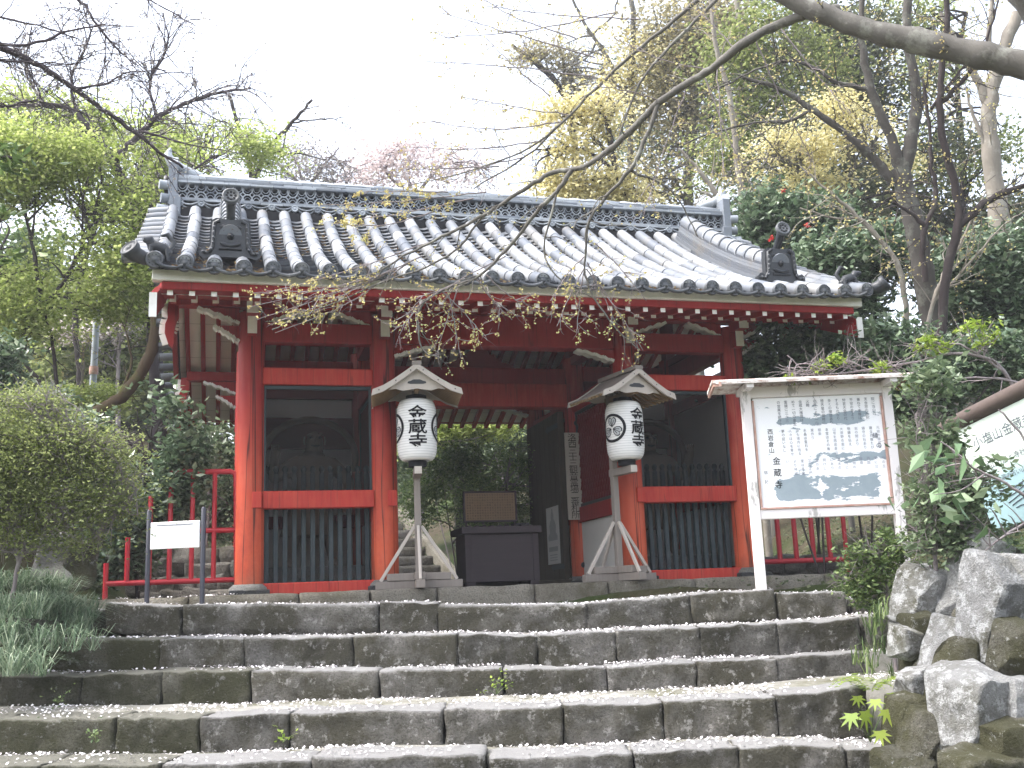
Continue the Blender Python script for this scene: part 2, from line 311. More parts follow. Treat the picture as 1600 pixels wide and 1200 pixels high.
class MB:
    """collects shapes in world coordinates and links them as one mesh object"""
    def __init__(s): s.v = []; s.f = []; s.m = []; s.sm = []; s.big = []
    def add(s, v, f, m=0, smooth=False):
        o = len(s.v); s.v.extend([tuple(map(float, p)) for p in v])
        for q in f: s.f.append(tuple(o + i for i in q)); s.m.append(m); s.sm.append(smooth)
    def box(s, c, size, m=0, u=(1, 0, 0), w=(0, 0, 1)):
        u = nrm(u); w = nrm(w); d = np.cross(w, u); c = np.asarray(c, float); a, b, h = [x / 2 for x in size]
        P = [c + u * (a * i) + d * (b * j) + w * (h * k) for k in (-1, 1) for j in (-1, 1) for i in (-1, 1)]
        s.add(P, [(0, 2, 3, 1), (4, 5, 7, 6), (0, 1, 5, 4), (2, 6, 7, 3), (0, 4, 6, 2), (1, 3, 7, 5)], m)
    def bx(s, x0, x1, y0, y1, z0, z1, m=0):
        s.box(((x0 + x1) / 2, (y0 + y1) / 2, (z0 + z1) / 2), (x1 - x0, y1 - y0, z1 - z0), m)
    def bar(s, p0, p1, w, h, m=0, up=(0, 0, 1)):
        p0 = np.asarray(p0, float); p1 = np.asarray(p1, float); d = p1 - p0; L = np.linalg.norm(d); d /= L
        side = nrm(np.cross(up, d)) if np.linalg.norm(np.cross(up, d)) > 1e-5 else np.array([1., 0, 0])
        s.box((p0 + p1) / 2, (L, w, h), m, d, np.cross(d, side))
    def tube(s, pts, rad, n=8, m=0, cap=True, smooth=True):
        pts = np.asarray(pts, float); k = len(pts); rad = np.broadcast_to(np.asarray(rad, float), (k,))
        T = np.gradient(pts, axis=0); T /= (np.linalg.norm(T, axis=1)[:, None] + 1e-12)
        a = np.array([0, 0, 1.]) if abs(T[0][2]) < .9 else np.array([1., 0, 0])
        N = nrm(np.cross(T[0], a)); V = []
        for i in range(k):
            N = nrm(N - T[i] * (N @ T[i])); B = np.cross(T[i], N)
            for j in range(n):
                t = 2 * math.pi * j / n; V.append(pts[i] + rad[i] * (math.cos(t) * N + math.sin(t) * B))
        F = [(i * n + j, i * n + (j + 1) % n, (i + 1) * n + (j + 1) % n, (i + 1) * n + j) for i in range(k - 1) for j in range(n)]
        s.add(V, F, m, smooth)
        if cap: s.add(V[:n], [tuple(range(n))[::-1]], m); s.add(V[-n:], [tuple(range(n))], m)
    def lathe(s, c, prof, n=20, m=0, axis=(0, 0, 1), smooth=True, u=None):
        c = np.asarray(c, float); w = nrm(axis); u = nrm(np.cross(w, (0, 1, 0)) if abs(w[1]) < .9 else np.cross(w, (1, 0, 0))) if u is None else nrm(u); d = np.cross(w, u)
        V = [c + w * z + r * (math.cos(2 * math.pi * j / n) * u + math.sin(2 * math.pi * j / n) * d) for r, z in prof for j in range(n)]
        k = len(prof)
        s.add(V, [(i * n + j, i * n + (j + 1) % n, (i + 1) * n + (j + 1) % n, (i + 1) * n + j) for i in range(k - 1) for j in range(n)], m, smooth)
        if prof[0][0] > 1e-4: s.add(V[:n], [tuple(range(n))[::-1]], m)
        if prof[-1][0] > 1e-4: s.add(V[-n:], [tuple(range(n))], m)
    def prism(s, poly, o, u, w, th, m=0, edge_m=None, smooth=False):
        """outline poly in the u, w plane at o, thickened by th both ways along u x w"""
        o = np.asarray(o, float); u = nrm(u); w = nrm(w); d = np.cross(u, w); n = len(poly)
        A = [o + u * a + w * b - d * th / 2 for a, b in poly]; B = [p + d * th for p in A]
        s.add(A + B, [tuple(range(n))[::-1], tuple(range(n, 2 * n))], m)
        for i in range(n):
            j = (i + 1) % n; mm = m if edge_m is None or i not in edge_m[1] else edge_m[0]
            s.add([A[i], A[j], B[j], B[i]], [(0, 1, 2, 3)], mm)
    def quads(s, V): s.big.append(np.asarray(V, float).reshape(-1, 4, 3))
    def build(s, name, mats, parent=None, bevel=0, origin=None, seg=1, big_m=0):
        org = root_of(parent) if origin is None else np.asarray(origin, float)
        me = bpy.data.meshes.new(name)
        if not isinstance(mats, (list, tuple)): mats = [mats]
        for k in mats: me.materials.append(MT[k])
        v = np.array(s.v, float).reshape(-1, 3)
        ls = np.array([len(f) for f in s.f], int); lv = np.array([i for f in s.f for i in f], int)
        mi = np.array(s.m, int); sm = np.array(s.sm, bool)
        if s.big:
            q = np.concatenate(s.big); k = len(q)
            lv = np.concatenate([lv, len(v) + np.arange(4 * k)]); ls = np.concatenate([ls, np.full(k, 4)])
            mi = np.concatenate([mi, np.full(k, big_m)]); sm = np.concatenate([sm, np.zeros(k, bool)])
            v = np.concatenate([v, q.reshape(-1, 3)])
        v = v - org
        me.vertices.add(len(v)); me.vertices.foreach_set('co', v.astype(np.float32).ravel())
        me.loops.add(len(lv)); me.loops.foreach_set('vertex_index', lv.astype(np.int32))
        me.polygons.add(len(ls)); me.polygons.foreach_set('loop_start', np.concatenate([[0], np.cumsum(ls)[:-1]]).astype(np.int32))
        me.polygons.foreach_set('loop_total', ls.astype(np.int32))
        me.polygons.foreach_set('material_index', mi.astype(np.int32)); me.polygons.foreach_set('use_smooth', sm)
        me.update(calc_edges=True); me.validate(clean_customdata=False)
        o = bpy.data.objects.new(name, me); link(o, parent)
        if parent is None: o.location = [float(x) for x in org]
        if bevel:
            b = o.modifiers.new('edge', 'BEVEL'); b.width = bevel; b.segments = seg; b.limit_method = 'ANGLE'; b.angle_limit = R(50)
        return o

_tc = {}
def glyphs(txt, size, off=0.0):
    """flat outline of a line of writing: vertices (x right, y up, centred) and faces"""
    k = (txt, off)
    if k not in _tc:
        cu = bpy.data.curves.new('txt', 'FONT'); cu.body = txt; cu.size = 1; cu.align_x = 'CENTER'; cu.align_y = 'CENTER'; cu.offset = off; cu.resolution_u = 3
        ob = bpy.data.objects.new('txt', cu); COL.objects.link(ob)
        dg = bpy.context.evaluated_depsgraph_get(); me = bpy.data.meshes.new_from_object(ob.evaluated_get(dg))
        V = np.array([tuple(p.co)[:2] for p in me.vertices]).reshape(-1, 2); F = [tuple(p.vertices) for p in me.polygons]
        bpy.data.objects.remove(ob); bpy.data.curves.remove(cu); bpy.data.meshes.remove(me)
        _tc[k] = (V, F)
    V, F = _tc[k]
    return V * size, F
def column_text(mb, txt, o, u, w, size, step, m=0, off=0.0, sx=1.0):
    """characters one below the other, the first centred at o; u right, w up"""
    o = np.asarray(o, float); u = nrm(u); w = nrm(w)
    for i, ch in enumerate(txt):
        if ch == ' ': continue
        V, F = glyphs(ch, size, off)
        if len(V) == 0: continue
        V = V - (V.max(0) + V.min(0)) / 2
        mb.add([o + u * (a * sx) + w * (b - i * step) for a, b in V], F, m)

def block(c, u, d, w, size, seed, n=8, rnd=.25, amp=.06, freq=2.5):
    """a rough stone: a rounded box with a noisy surface; returns vertices and faces"""
    u = nrm(u); d = nrm(d); w = nrm(w); c = np.asarray(c, float); h = np.asarray(size, float) / 2
    mx = max(size); k = [max(2, int(round(n * s / mx))) for s in size]
    V = []; F = []; idx = {}
    def vid(i, j, l):
        key = (i, j, l)
        if key in idx: return idx[key]
        p = np.array([2 * i / k[0] - 1, 2 * j / k[1] - 1, 2 * l / k[2] - 1])
        q = p * h; r = rnd * min(h)
        inner = np.clip(q, -(h - r), h - r); dd = q - inner; L = np.linalg.norm(dd)
        if L > 1e-9: q = inner + dd / L * min(r, L) if (np.abs(p) > .999).sum() > 1 or L > r else q
        P = c + u * q[0] + d * q[1] + w * q[2]
        s1 = Vector((P[0] * freq + seed * 3.7, P[1] * freq - seed * 1.3, P[2] * freq + seed))
        nv = mnoise.noise_vector(s1) + .5 * mnoise.noise_vector(s1 * 2.3)
        P = P + np.array(nv) * amp
        idx[key] = len(V); V.append(P); return idx[key]
    for ax in range(3):
        a, b = [x for x in range(3) if x != ax]
        for sgn in (0, k[ax]):
            for i in range(k[a]):
                for j in range(k[b]):
                    q = []
                    for di, dj in ((0, 0), (1, 0), (1, 1), (0, 1)):
                        t = [0, 0, 0]; t[ax] = sgn; t[a] = i + di; t[b] = j + dj; q.append(vid(*t))
                    flip = (sgn == 0) != (ax == 1)
                    F.append(tuple(q[::-1] if flip else q))
    return V, F

# ---------------------------------------------------------------- the ground
def sst(a, b, x):
    t = np.clip((x - a) / (b - a), 0, 1); return t * t * (3 - 2 * t)
def ground(x, y):
    """height of the terrain"""
    x = np.asarray(x, float); y = np.asarray(y, float)
    dx = x - CAM[0]; dy = y - CAM[1]
    d = dx * E2[0] + dy * E2[1]; s = dx * E1[0] + dy * E1[1]
    base = -1.95 + 1.55 * sst(4.2, 8.2, d) + .27 * sst(8.4, 9.3, d)
    left = sst(-3.0, -5.0, s) * (sst(4.5, 8, d) * .65 + 1.1 * sst(3, 9, -s) + .3) * sst(2.5, 6.5, d)
    right = sst(2.35 + .14 * (d - 5.5), 3.6 + .1 * (d - 5.5), s) * (1.25 * sst(9.5, 5.0, d) + .10 + .22 * np.clip(s - 3, 0, 6) * sst(2, 6, d))
    hill = np.clip(y - 6.2, 0, 20) * .26 * sst(6, 9, y)
    hl = np.clip(-2.2 - x, 0, 14) * .16 * sst(-3, 4, y)
    hr = np.clip(x - 7.0, 0, 14) * .14 * sst(-4, 2, y)
    base = base - .55 * sst(-4.6, -4.0, s) * sst(3.1, 2.7, s) * sst(4.2, 4.8, d) * sst(10.6, 9.6, d)
    h = base + left + right + hill * (.55 + .45 * sst(1, 5, np.abs(x - 2.5))) + hl + hr
    flat = sst(-2.2, -1.0, x) * sst(7.4, 6.4, x) * sst(-.6, .2, y) * sst(5.6, 4.9, y)
    h = h * (1 - flat) + (-.16) * flat
    far = sst(30, 75, np.hypot(x, y))
    return h * (1 - far) + far * (4 + .0 * h)
def gz(x, y): return float(ground(x, y))
def terrain():
    a = np.concatenate([np.linspace(-160, -16, 25)[:-1], np.arange(-16, 22, .3), np.linspace(22, 160, 25)])
    b = np.concatenate([np.linspace(-120, -13, 18)[:-1], np.arange(-13, 22, .3), np.linspace(22, 180, 26)])
    X, Y = np.meshgrid(a, b); Z = ground(X, Y)
    N = np.zeros_like(Z)
    for i in range(Z.shape[0]):
        for j in range(Z.shape[1]):
            N[i, j] = mnoise.noise(Vector((X[i, j] * .9, Y[i, j] * .9, 0))) * .07 + mnoise.noise(Vector((X[i, j] * 3, Y[i, j] * 3, 5))) * .025
    core = sst(-1.6, -.9, X) * sst(6.9, 6.3, X) * sst(-.5, 0, Y) * sst(5.4, 5, Y)
    Z = Z + N * (1 - core); V = np.stack([X, Y, Z], -1).reshape(-1, 3); w = len(a)
    F = [(i * w + j, i * w + j + 1, (i + 1) * w + j + 1, (i + 1) * w + j) for i in range(len(b) - 1) for j in range(w - 1)]
    mb = MB(); mb.add(V, F, 0, True); o = mb.build('ground', 'soil'); tag(o, kind='structure')
terrain()

# ---------------------------------------------------------------- the gate
XA = [0, 1.3, 3.93, 5.23]; YA = [0, 1.7, 3.4]; XC = 2.615
GX0, GX1 = -.93, 6.16                          # roof edge, left and right
gate = empty('temple_gate', (XC, 1.7, 0), 'red wooden temple gate with a grey tiled roof at the head of the stone steps', 'gate')
for y in YA:
    for x in XA:
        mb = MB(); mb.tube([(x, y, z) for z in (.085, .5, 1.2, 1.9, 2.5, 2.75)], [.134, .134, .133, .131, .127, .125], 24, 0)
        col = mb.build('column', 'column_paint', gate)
        mb = MB(); mb.lathe((x, y, 0), [(.19, .03), (.185, .055), (.15, .088)], 20, 0); mb.box((x, y, .005), (.37, .37, .06), 1)
        mb.build('base_stone', ['base_rock', 'dark_base'], gate, .008)
        if y == 0 and x in (0, 5.23, 1.3, 3.93):
            mb = MB()
            for sx in (-.055,) if x < 2 else (.055,): mb.bx(x + .06 - .045, x + .06 + .045, -.152, -.09, .80, .955)
            mb.build('tenon', 'red_paint', gate, .004)
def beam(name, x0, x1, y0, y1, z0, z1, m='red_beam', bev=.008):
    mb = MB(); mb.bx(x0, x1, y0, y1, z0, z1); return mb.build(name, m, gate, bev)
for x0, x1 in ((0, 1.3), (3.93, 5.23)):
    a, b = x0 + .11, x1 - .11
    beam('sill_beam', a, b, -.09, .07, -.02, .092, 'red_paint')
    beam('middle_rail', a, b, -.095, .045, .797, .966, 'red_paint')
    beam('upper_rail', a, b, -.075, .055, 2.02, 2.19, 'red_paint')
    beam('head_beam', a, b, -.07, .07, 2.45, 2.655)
    # grille of round headed pickets and the framed netting above it
    mb = MB(); n = 12
    for i in range(n):
        px_ = a + .05 + (b - a - .1) * i / (n - 1)
        mb.box((px_, .12, .62), (.046, .046, 1.07), 0); mb.lathe((px_, .12, 1.155), [(.023, 0), (.018, .012), (.028, .03), (.030, .05), (.02, .072), (0, .082)], 10, 0)
    mb.build('picket_grille', 'picket_paint', gate, .004)
    mb = MB(); y = .01
    mb.bx(a, a + .035, y - .05, y, .97, 2.015); mb.bx(b - .035, b, y - .05, y, .97, 2.015); mb.bx(a + .035, b - .035, y - .05, y, 1.98, 2.015)
    fr = mb.build('netting_frame', 'picket_paint', gate, .003)
    mb = MB(); mb.add([(a + .03, y - .02, .97), (b - .03, y - .02, .97), (b - .03, y - .02, 1.99), (a + .03, y - .02, 1.99)], [(0, 1, 2, 3)]); mb.build('netting', 'bird_mesh', fr)
    # back wall and side walls of the bay
    mb = MB(); mb.bx(a, b, 1.66, 1.74, .0, 2.5, 0); mb.build('plaster_wall', 'plaster', gate)
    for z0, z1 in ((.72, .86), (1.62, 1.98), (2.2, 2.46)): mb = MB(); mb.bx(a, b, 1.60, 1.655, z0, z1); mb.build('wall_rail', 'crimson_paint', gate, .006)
    for xo in ((x0,) if x0 == 0 else (x1,)):
        for ya, yb in ((.12, 1.58), (1.82, 3.28)):
            mb = MB(); mb.bx(xo - .03, xo + .03, ya, yb, .0, 2.3); mb.build('plaster_wall', 'plaster', gate)
            for z0, z1 in ((-.02, .12), (.81, .95), (2.03, 2.17), (2.45, 2.65)): mb = MB(); mb.bx(xo - .06, xo + .06, ya, yb, z0, z1); mb.build('wall_rail', 'red_beam', gate, .006)
    mb = MB(); mb.bx(a - .02, b + .02, .5, 1.58, -.1, .26)
    mb.build('statue_plinth', 'base_rock', gate, .01)
    beam('head_beam', a, b, 1.63, 1.77, 2.462, 2.655); beam('head_beam', a, b, 3.33, 3.47, 2.45, 2.655)
    mb = MB(); mb.bx(a, b, 3.37, 3.43, 0, 2.4); mb.build('plaster_wall', 'plaster', gate)
# passage side walls: framed red lattice over a rail and white plaster
for x in (1.3, 3.93):
    for ya, yb in ((.11, 1.59), (1.81, 3.29)):
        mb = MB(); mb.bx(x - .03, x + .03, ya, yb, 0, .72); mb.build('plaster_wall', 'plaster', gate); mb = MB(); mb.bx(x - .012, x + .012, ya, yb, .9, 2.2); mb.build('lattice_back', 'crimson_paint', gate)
        for z0, z1, h in ((.72, .90, .065), (2.06, 2.24, .065), (-.02, .09, .055)): mb = MB(); mb.bx(x - h, x + h, ya, yb, z0, z1); mb.build('wall_rail', 'red_beam', gate, .006)
        mb = MB()
        for xs in (-.03, .03):
            for z in (.92, 2.04): mb.bx(x + xs - .014, x + xs + .014, ya, yb, z - .02, z + .02)
            for yy in (ya + .02, yb - .02): mb.bx(x + xs - .014, x + xs + .014, yy - .02, yy + .02, .9401, 2.0199)
        fr = mb.build('lattice_frame', 'dark_iron', gate, .002)
        mb = MB(); N = 17
        for xs in (-.02, .02):
            for i in range(-12, N + 12):
                y0 = ya + .04 + i * (yb - ya) / N
                for sg in (-1, 1):
                    pts = [(y0 + sg * t * .0, 0) for t in (0,)]
                    z0, z1 = .94, 2.02; yA, yB = y0, y0 + sg * (z1 - z0) * .62
                    lo, hi = ya + .04, yb - .04
                    def cut(yA, zA, yB, zB):
                        t0, t1 = 0., 1.
                        for bnd, lower in ((lo, True), (hi, False)):
                            dA = (yA - bnd) * (1 if lower else -1); dB = (yB - bnd) * (1 if lower else -1)
                            if dA < 0 and dB < 0: return None
                            if dA < 0: t0 = max(t0, dA / (dA - dB))
                            elif dB < 0: t1 = min(t1, dA / (dA - dB))
                        if t1 - t0 < .02: return None
                        return (yA + (yB - yA) * t0, zA + (zB - zA) * t0, yA + (yB - yA) * t1, zA + (zB - zA) * t1)
                    q = cut(yA, z0, yB, z1)
                    if q: mb.bar((x + xs + sg * .004, q[0], q[1]), (x + xs + sg * .004, q[2], q[3]), .007, .024, 0, up=(1, 0, 0))
        mb.build('lattice', 'crimson_paint', gate)
# beams across the passage
beam('rainbow_beam', 1.42, 3.81, -.09, .09, 2.46, 2.79)
beam('door_lintel', 1.42, 3.81, 1.6, 1.8, 2.13, 2.42, 'red_paint')
beam('tie_beam', 1.42, 3.81, 1.64, 1.76, 2.4205, 2.62)
beam('rear_beam', 1.42, 3.81, 3.3, 3.5, 2.49, 2.75)
for y in YA:
    x0, x1 = GX0 + .2, GX1 - .2
    beam('purlin', x0, x1, y - .07, y + .07, 2.80 if y == 0 else (2.76 if y > 2 else 3.3), 2.905 if y == 0 else (2.88 if y > 2 else 3.5))
beam('middle_head_beam', -.1, 5.33, 1.64, 1.76, 2.86, 3.0)
for x in XA:
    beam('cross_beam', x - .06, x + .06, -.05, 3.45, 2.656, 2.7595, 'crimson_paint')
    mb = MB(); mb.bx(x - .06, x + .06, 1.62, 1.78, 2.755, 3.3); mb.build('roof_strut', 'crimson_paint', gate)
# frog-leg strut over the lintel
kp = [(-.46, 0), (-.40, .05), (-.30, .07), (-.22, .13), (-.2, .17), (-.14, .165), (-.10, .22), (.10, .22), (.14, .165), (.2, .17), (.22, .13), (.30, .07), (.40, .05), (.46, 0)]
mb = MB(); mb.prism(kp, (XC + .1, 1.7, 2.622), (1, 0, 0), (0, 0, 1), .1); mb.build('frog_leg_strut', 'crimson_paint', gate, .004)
# brackets with white scalloped undersides
def bracket(x, y, z, sg, L=.42, H=.17, th=.11, ax='x'):
    prof = [(0, -H), (.10, -H * .86), (.16, -H * .90), (.27, -H * .62), (.36, -H * .66), (.5, -H * .40), (.60, -H * .43), (.76, -H * .16), (.86, -H * .2), (1, 0)]
    poly = [(0, 0)] + [(a * L * sg, b) for a, b in prof]
    u = (1, 0, 0) if ax == 'x' else (0, 1, 0)
    if sg < 0: poly = poly[::-1]
    mb = MB(); mb.prism(poly, (x, y, z), u, (0, 0, 1), th, 0)
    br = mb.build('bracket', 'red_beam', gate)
    mb = MB()                                       # the white band along the scalloped edge
    pts = [(a * L * sg, b) for a, b in prof]
    for (a0, b0), (a1, b1) in zip(pts, pts[1:]):
        uu = np.array(u, float)
        A = np.array((x, y, z)) + uu * a0 + EZ * b0; B = np.array((x, y, z)) + uu * a1 + EZ * b1
        mb.bar(A - EZ * .001, B - EZ * .001, th + .012, .034, 0)
    mb.build('white_edge', 'white_paint', br)
for y, zs in ((0, 2.79), (3.4, 2.75)):
    for i, x in enumerate(XA):
        for sg in (-1, 1):
            centre = (i == 1 and sg > 0) or (i == 2 and sg < 0)
            off = .12 * sg
            if centre: bracket(x + off, y, 2.455, sg, .42, .12)
            else: bracket(x + off, y, zs, sg, .40, .155)
            if (i == 0 and sg < 0) or (i == 3 and sg > 0): bracket(x + off, y, zs - .18, sg, .24, .16)
for x in XA:                                        # beam noses that point at the viewer, white faced
    mb = MB(); mb.bx(x - .055, x + .055, -.36, -.12, 2.665, 2.795, 0); mb.bx(x - .055, x + .055, -.372, -.36, 2.665, 2.795, 1)
    mb.bx(x - .045, x + .045, -.24, -.12, 2.49, 2.66, 0); mb.bx(x - .045, x + .045, -.252, -.24, 2.49, 2.66, 1)
    mb.build('beam_nose', ['red_beam', 'white_paint'], gate)
# rafters
RIDGEY = 1.7
def zraf(y):                                        # underside of the main rafters
    if y < 0: return 2.905 + .345 * y
    if y < RIDGEY: return 2.905 + .42 * y + .05 * y * y
    yy = 3.4 - y
    if yy >= 0: return 2.885 + .43 * yy + .05 * yy * yy
    return 2.885 + .37 * yy
RX = np.arange(GX0 + .22, GX1 - .15, .185)
def rafter_bar(mb, x, ys, w, h, m, zf):
    pts = [(x, y, zf(y)) for y in ys]
    A = [np.array(p) + np.array([sx * w / 2, 0, sz * h]) for p in pts for sx, sz in ((-1, 0), (1, 0), (1, 1), (-1, 1))]
    F = []
    for i in range(len(ys) - 1):
        for j in range(4): F.append((i * 4 + j, i * 4 + (j + 1) % 4, i * 4 + 4 + (j + 1) % 4, i * 4 + 4 + j))
    mb.add(A, F, m); mb.add(A[:4], [(3, 2, 1, 0)], 1); mb.add(A[-4:], [(0, 1, 2, 3)], 1)
def rafter_bar_rear(*a): rafter_bar(*a)
for k, x in enumerate(RX):
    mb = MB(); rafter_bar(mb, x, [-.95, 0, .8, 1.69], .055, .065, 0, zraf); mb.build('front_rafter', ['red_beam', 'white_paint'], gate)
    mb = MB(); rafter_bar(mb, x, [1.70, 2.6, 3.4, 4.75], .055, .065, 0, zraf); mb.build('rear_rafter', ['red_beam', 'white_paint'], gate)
zfly = lambda y: 2.562 + .17 * (y + 1.22)
for k, x in enumerate(RX):
    mb = MB(); rafter_bar(mb, x - .012, [-1.22, -.55], .05, .05, 0, zfly); mb.build('eave_rafter', ['red_beam', 'white_paint'], gate)
mb = MB(); xs0, xs1 = GX0 + .12, GX1 - .12
for ys in ([-.9, -.4, 0, .8, 1.7], [1.7, 2.6, 3.4, 4.75]):
    for y0, y1 in zip(ys, ys[1:]):
        a, b = zraf(y0) + .065, zraf(y1) + .065
        mb.add([(xs0, y0, a), (xs1, y0, a), (xs1, y1, b), (xs0, y1, b), (xs0, y0, a + .02), (xs1, y0, a + .02), (xs1, y1, b + .02), (xs0, y1, b + .02)], [(3, 2, 1, 0), (4, 5, 6, 7), (0, 1, 5, 4), (2, 3, 7, 6), (1, 2, 6, 5), (3, 0, 4, 7)])
mb.build('soffit', 'soffit_board', gate)
a, b = zfly(-1.2) + .05, zfly(-.55) + .05
mb = MB(); mb.add([(xs0, -1.2, a), (xs1, -1.2, a), (xs1, -.55, b), (xs0, -.55, b), (xs0, -1.2, a + .015), (xs1, -1.2, a + .015), (xs1, -.55, b + .015), (xs0, -.55, b + .015)], [(3, 2, 1, 0), (4, 5, 6, 7), (0, 1, 5, 4), (1, 2, 6, 5), (2, 3, 7, 6), (3, 0, 4, 7)])
mb.build('eave_soffit', 'red_beam', gate)
beam('rafter_stop_board', xs0, xs1, -.97, -.93, 2.69, 2.75, 'red_beam')
mb = MB(); mb.bx(GX0 + .14, GX1 - .14, -1.26, -1.215, 2.606, 2.675, 0); mb.bx(GX0 + .06, GX1 - .06, -1.30, -1.20, 2.676, 2.77, 1)
mb.build('eave_fascia', ['red_beam', 'white_paint'], gate, .005)
mb = MB(); mb.bx(GX0 + .14, GX1 - .14, 4.70, 4.8, 2.455, 2.53, 0); mb.bx(GX0 + .1, GX1 - .1, 4.72, 4.83, 2.532, 2.62, 1)
mb.build('eave_fascia', ['red_beam', 'white_paint'], gate, .005)
# barge boards with white ends, and the scroll ends of the purlins
for x, sg in ((GX0 + .07, -1), (GX1 - .07, 1)):
    mb = MB(); ys = [-1.22, -.6, 0, .8, 1.7, 2.6, 3.4, 4.1, 4.8]
    lo = [zraf(y) - .10 - (.0 if -1 < y < 4.5 else .02) for y in ys]
    poly = [(y, z) for y, z in zip(ys, lo)] + [(y, z + .21) for y, z in zip(ys[::-1], lo[::-1])]
    mb.prism(poly, (x, 0, 0), (0, 1, 0), (0, 0, 1), .055, 0)
    mb.bx(x - .032, x + .032, -1.236, -1.2215, lo[0] - .004, lo[0] + .214, 1)
    mb.build('barge_board', ['red_beam', 'white_paint'], gate)
    for y, zt in ((0, 2.84), (3.4, 2.80)):
        o = (x - sg * .12, y, zt)
        pol = [(-.08, 0), (.10, 0), (.115, -.10), (.105, -.17), (.145, -.23), (.15, -.32), (.09, -.42), (.02, -.46), (-.01, -.42), (.0, -.34), (-.03, -.24), (-.08, -.14)]
        pol = [(a * sg * (1 if sg > 0 else .55), b) for a, b in pol]
        mb = MB(); mb.prism(pol if sg > 0 else pol[::-1], o, (1, 0, 0), (0, 0, 1), .1, 0)
        pe = mb.build('purlin_end', 'red_beam', gate)
        kx = 1 if sg > 0 else .55; mb = MB(); e = [(.10, -.02), (.115, -.10), (.105, -.17), (.145, -.23), (.15, -.32), (.09, -.42)]
        for p, q in zip(e, e[1:]):
            mb.bar((o[0] + p[0] * sg * kx, y, zt + p[1]), (o[0] + q[0] * sg * kx, y, zt + q[1]), .11, .034, 0, up=(0, 1, 0))
        c = [(.105, -.19)] + [(.06 + .045 * math.cos(t) , -.24 + .05 * math.sin(t)) for t in np.linspace(1.2, 5.4, 9)]
        for p, q in zip(c, c[1:]): mb.bar((o[0] + p[0] * sg * kx, y, zt + p[1]), (o[0] + q[0] * sg * kx, y, zt + q[1]), .112, .014, 0, up=(0, 1, 0))
        mb.build('white_edge', 'white_paint', pe)

# roof of round and flat tiles
EY, EZ0, TY, TZ = -1.42, 2.775, 1.42, 4.33
def ztile(t): return EZ0 + (TZ - EZ0) * (.70 * t + .30 * t * t)
def ptile(x, t, up=0.0, side=1):
    y = EY + (TY - EY) * t
    sl = (TZ - EZ0) * (.70 + .60 * t) / (TY - EY); n = nrm((0, -sl, 1)); p = np.array([x, y, ztile(t)]) + n * up
    curve = .05 * max(0, (abs(x - XC) - 2.6) / .95) ** 2 * (1 - t)          # the corners lift a little
    p[2] += curve
    if side < 0: p[1] = 2 * RIDGEY - p[1]
    return p
NROW = 29
XR = np.linspace(GX0 + .085, GX1 - .085, NROW); SPC = XR[1] - XR[0]
roof_mb = MB()
for side in (1, -1):
    for x in XR:                                   # round tiles, each a little wider at its lower end
        nt = 11
        for k in range(nt):
            t0, t1 = k / nt, (k + 1) / nt
            jx = random.uniform(-.007, .007)
            P = [ptile(x + jx, t0 - .004, .0, side), ptile(x + jx, t0 + .02, .0, side), ptile(x + jx, (t0 + t1) / 2, 0, side), ptile(x + jx, t1 + .01, 0, side)]
            roof_mb.tube(P, [.0655, .0665, .0645, .062], 12, 0)
    for x0, x1 in zip(XR, XR[1:]):                 # flat tiles: sagging courses that overlap like scales
        nc = 23; xm = (x0 + x1) / 2; hw = SPC / 2 - .02
        for k in range(nc):
            t0, t1 = k / nc, (k + 1.25) / nc; jz = random.uniform(-.003, .004)
            A = []; B = []; Cc = []
            for j in range(6):
                q = -1 + 2 * j / 5; sag = -.030 * (1 - q * q) - .022
                A.append(ptile(xm + q * hw, t0, sag + .016 + jz, side)); B.append(ptile(xm + q * hw, t1, sag - .014, side)); Cc.append(ptile(xm + q * hw, t0 + .004, sag - .018, side))
            rows = A + B + Cc; F = []
            for j in range(5):
                F.append((j, j + 1, 7 + j, 6 + j)); F.append((12 + j, 13 + j, j + 1, j)); 
            if side < 0: F = [f[::-1] for f in F]
            roof_mb.add(rows, F, 1)
    # eave lips of the flat tiles
    for x0, x1 in zip(XR, XR[1:]):
        xm = (x0 + x1) / 2; hw = SPC / 2 - .01
        for dz, m in ((-.022, 2),):
            A = [ptile(xm + q * hw, -.012, -.030 * (1 - q * q) + dz, side) for q in np.linspace(-1, 1, 7)]
            roof_mb.tube(A, .017, 6, m)
# a deck under the tiles closes the roof
TT = np.linspace(0, 1, 9)
for side in (1, -1):
    for ta, tb in zip(TT, TT[1:]):
        q = [ptile(GX0 + .03, ta, -.09, side), ptile(GX1 - .03, ta, -.09, side), ptile(GX1 - .03, tb, -.09, side), ptile(GX0 + .03, tb, -.09, side)]
        roof_mb.add(q, [(0, 1, 2, 3) if side > 0 else (3, 2, 1, 0)], 3)
roof = roof_mb.build('roof', ['roof_tile', 'flat_tile', 'disc_tile', 'shadow_gap'], gate)
# round tile ends along the front eave
def disc(mb, c, n, r, m=0):
    mb.lathe(c, [(r, -.03), (r, .008), (r * .86, .014), (r * .80, .004), (r * .30, .004), (r * .26, .012), (0, .014)], 18, m, n)
for x in XR:
    mb = MB(); p = ptile(x, -.006); disc(mb, p, (0, -1, -.06), .0735)
    for k in range(10):
        an = 2 * math.pi * k / 10; mb.lathe(p + np.array([math.cos(an) * .045, -.005, math.sin(an) * .045]), [(.008, 0), (.006, .006), (0, .008)], 6, 0, (0, -1, 0))
    mb.build('eave_tile_end', 'disc_tile', roof)
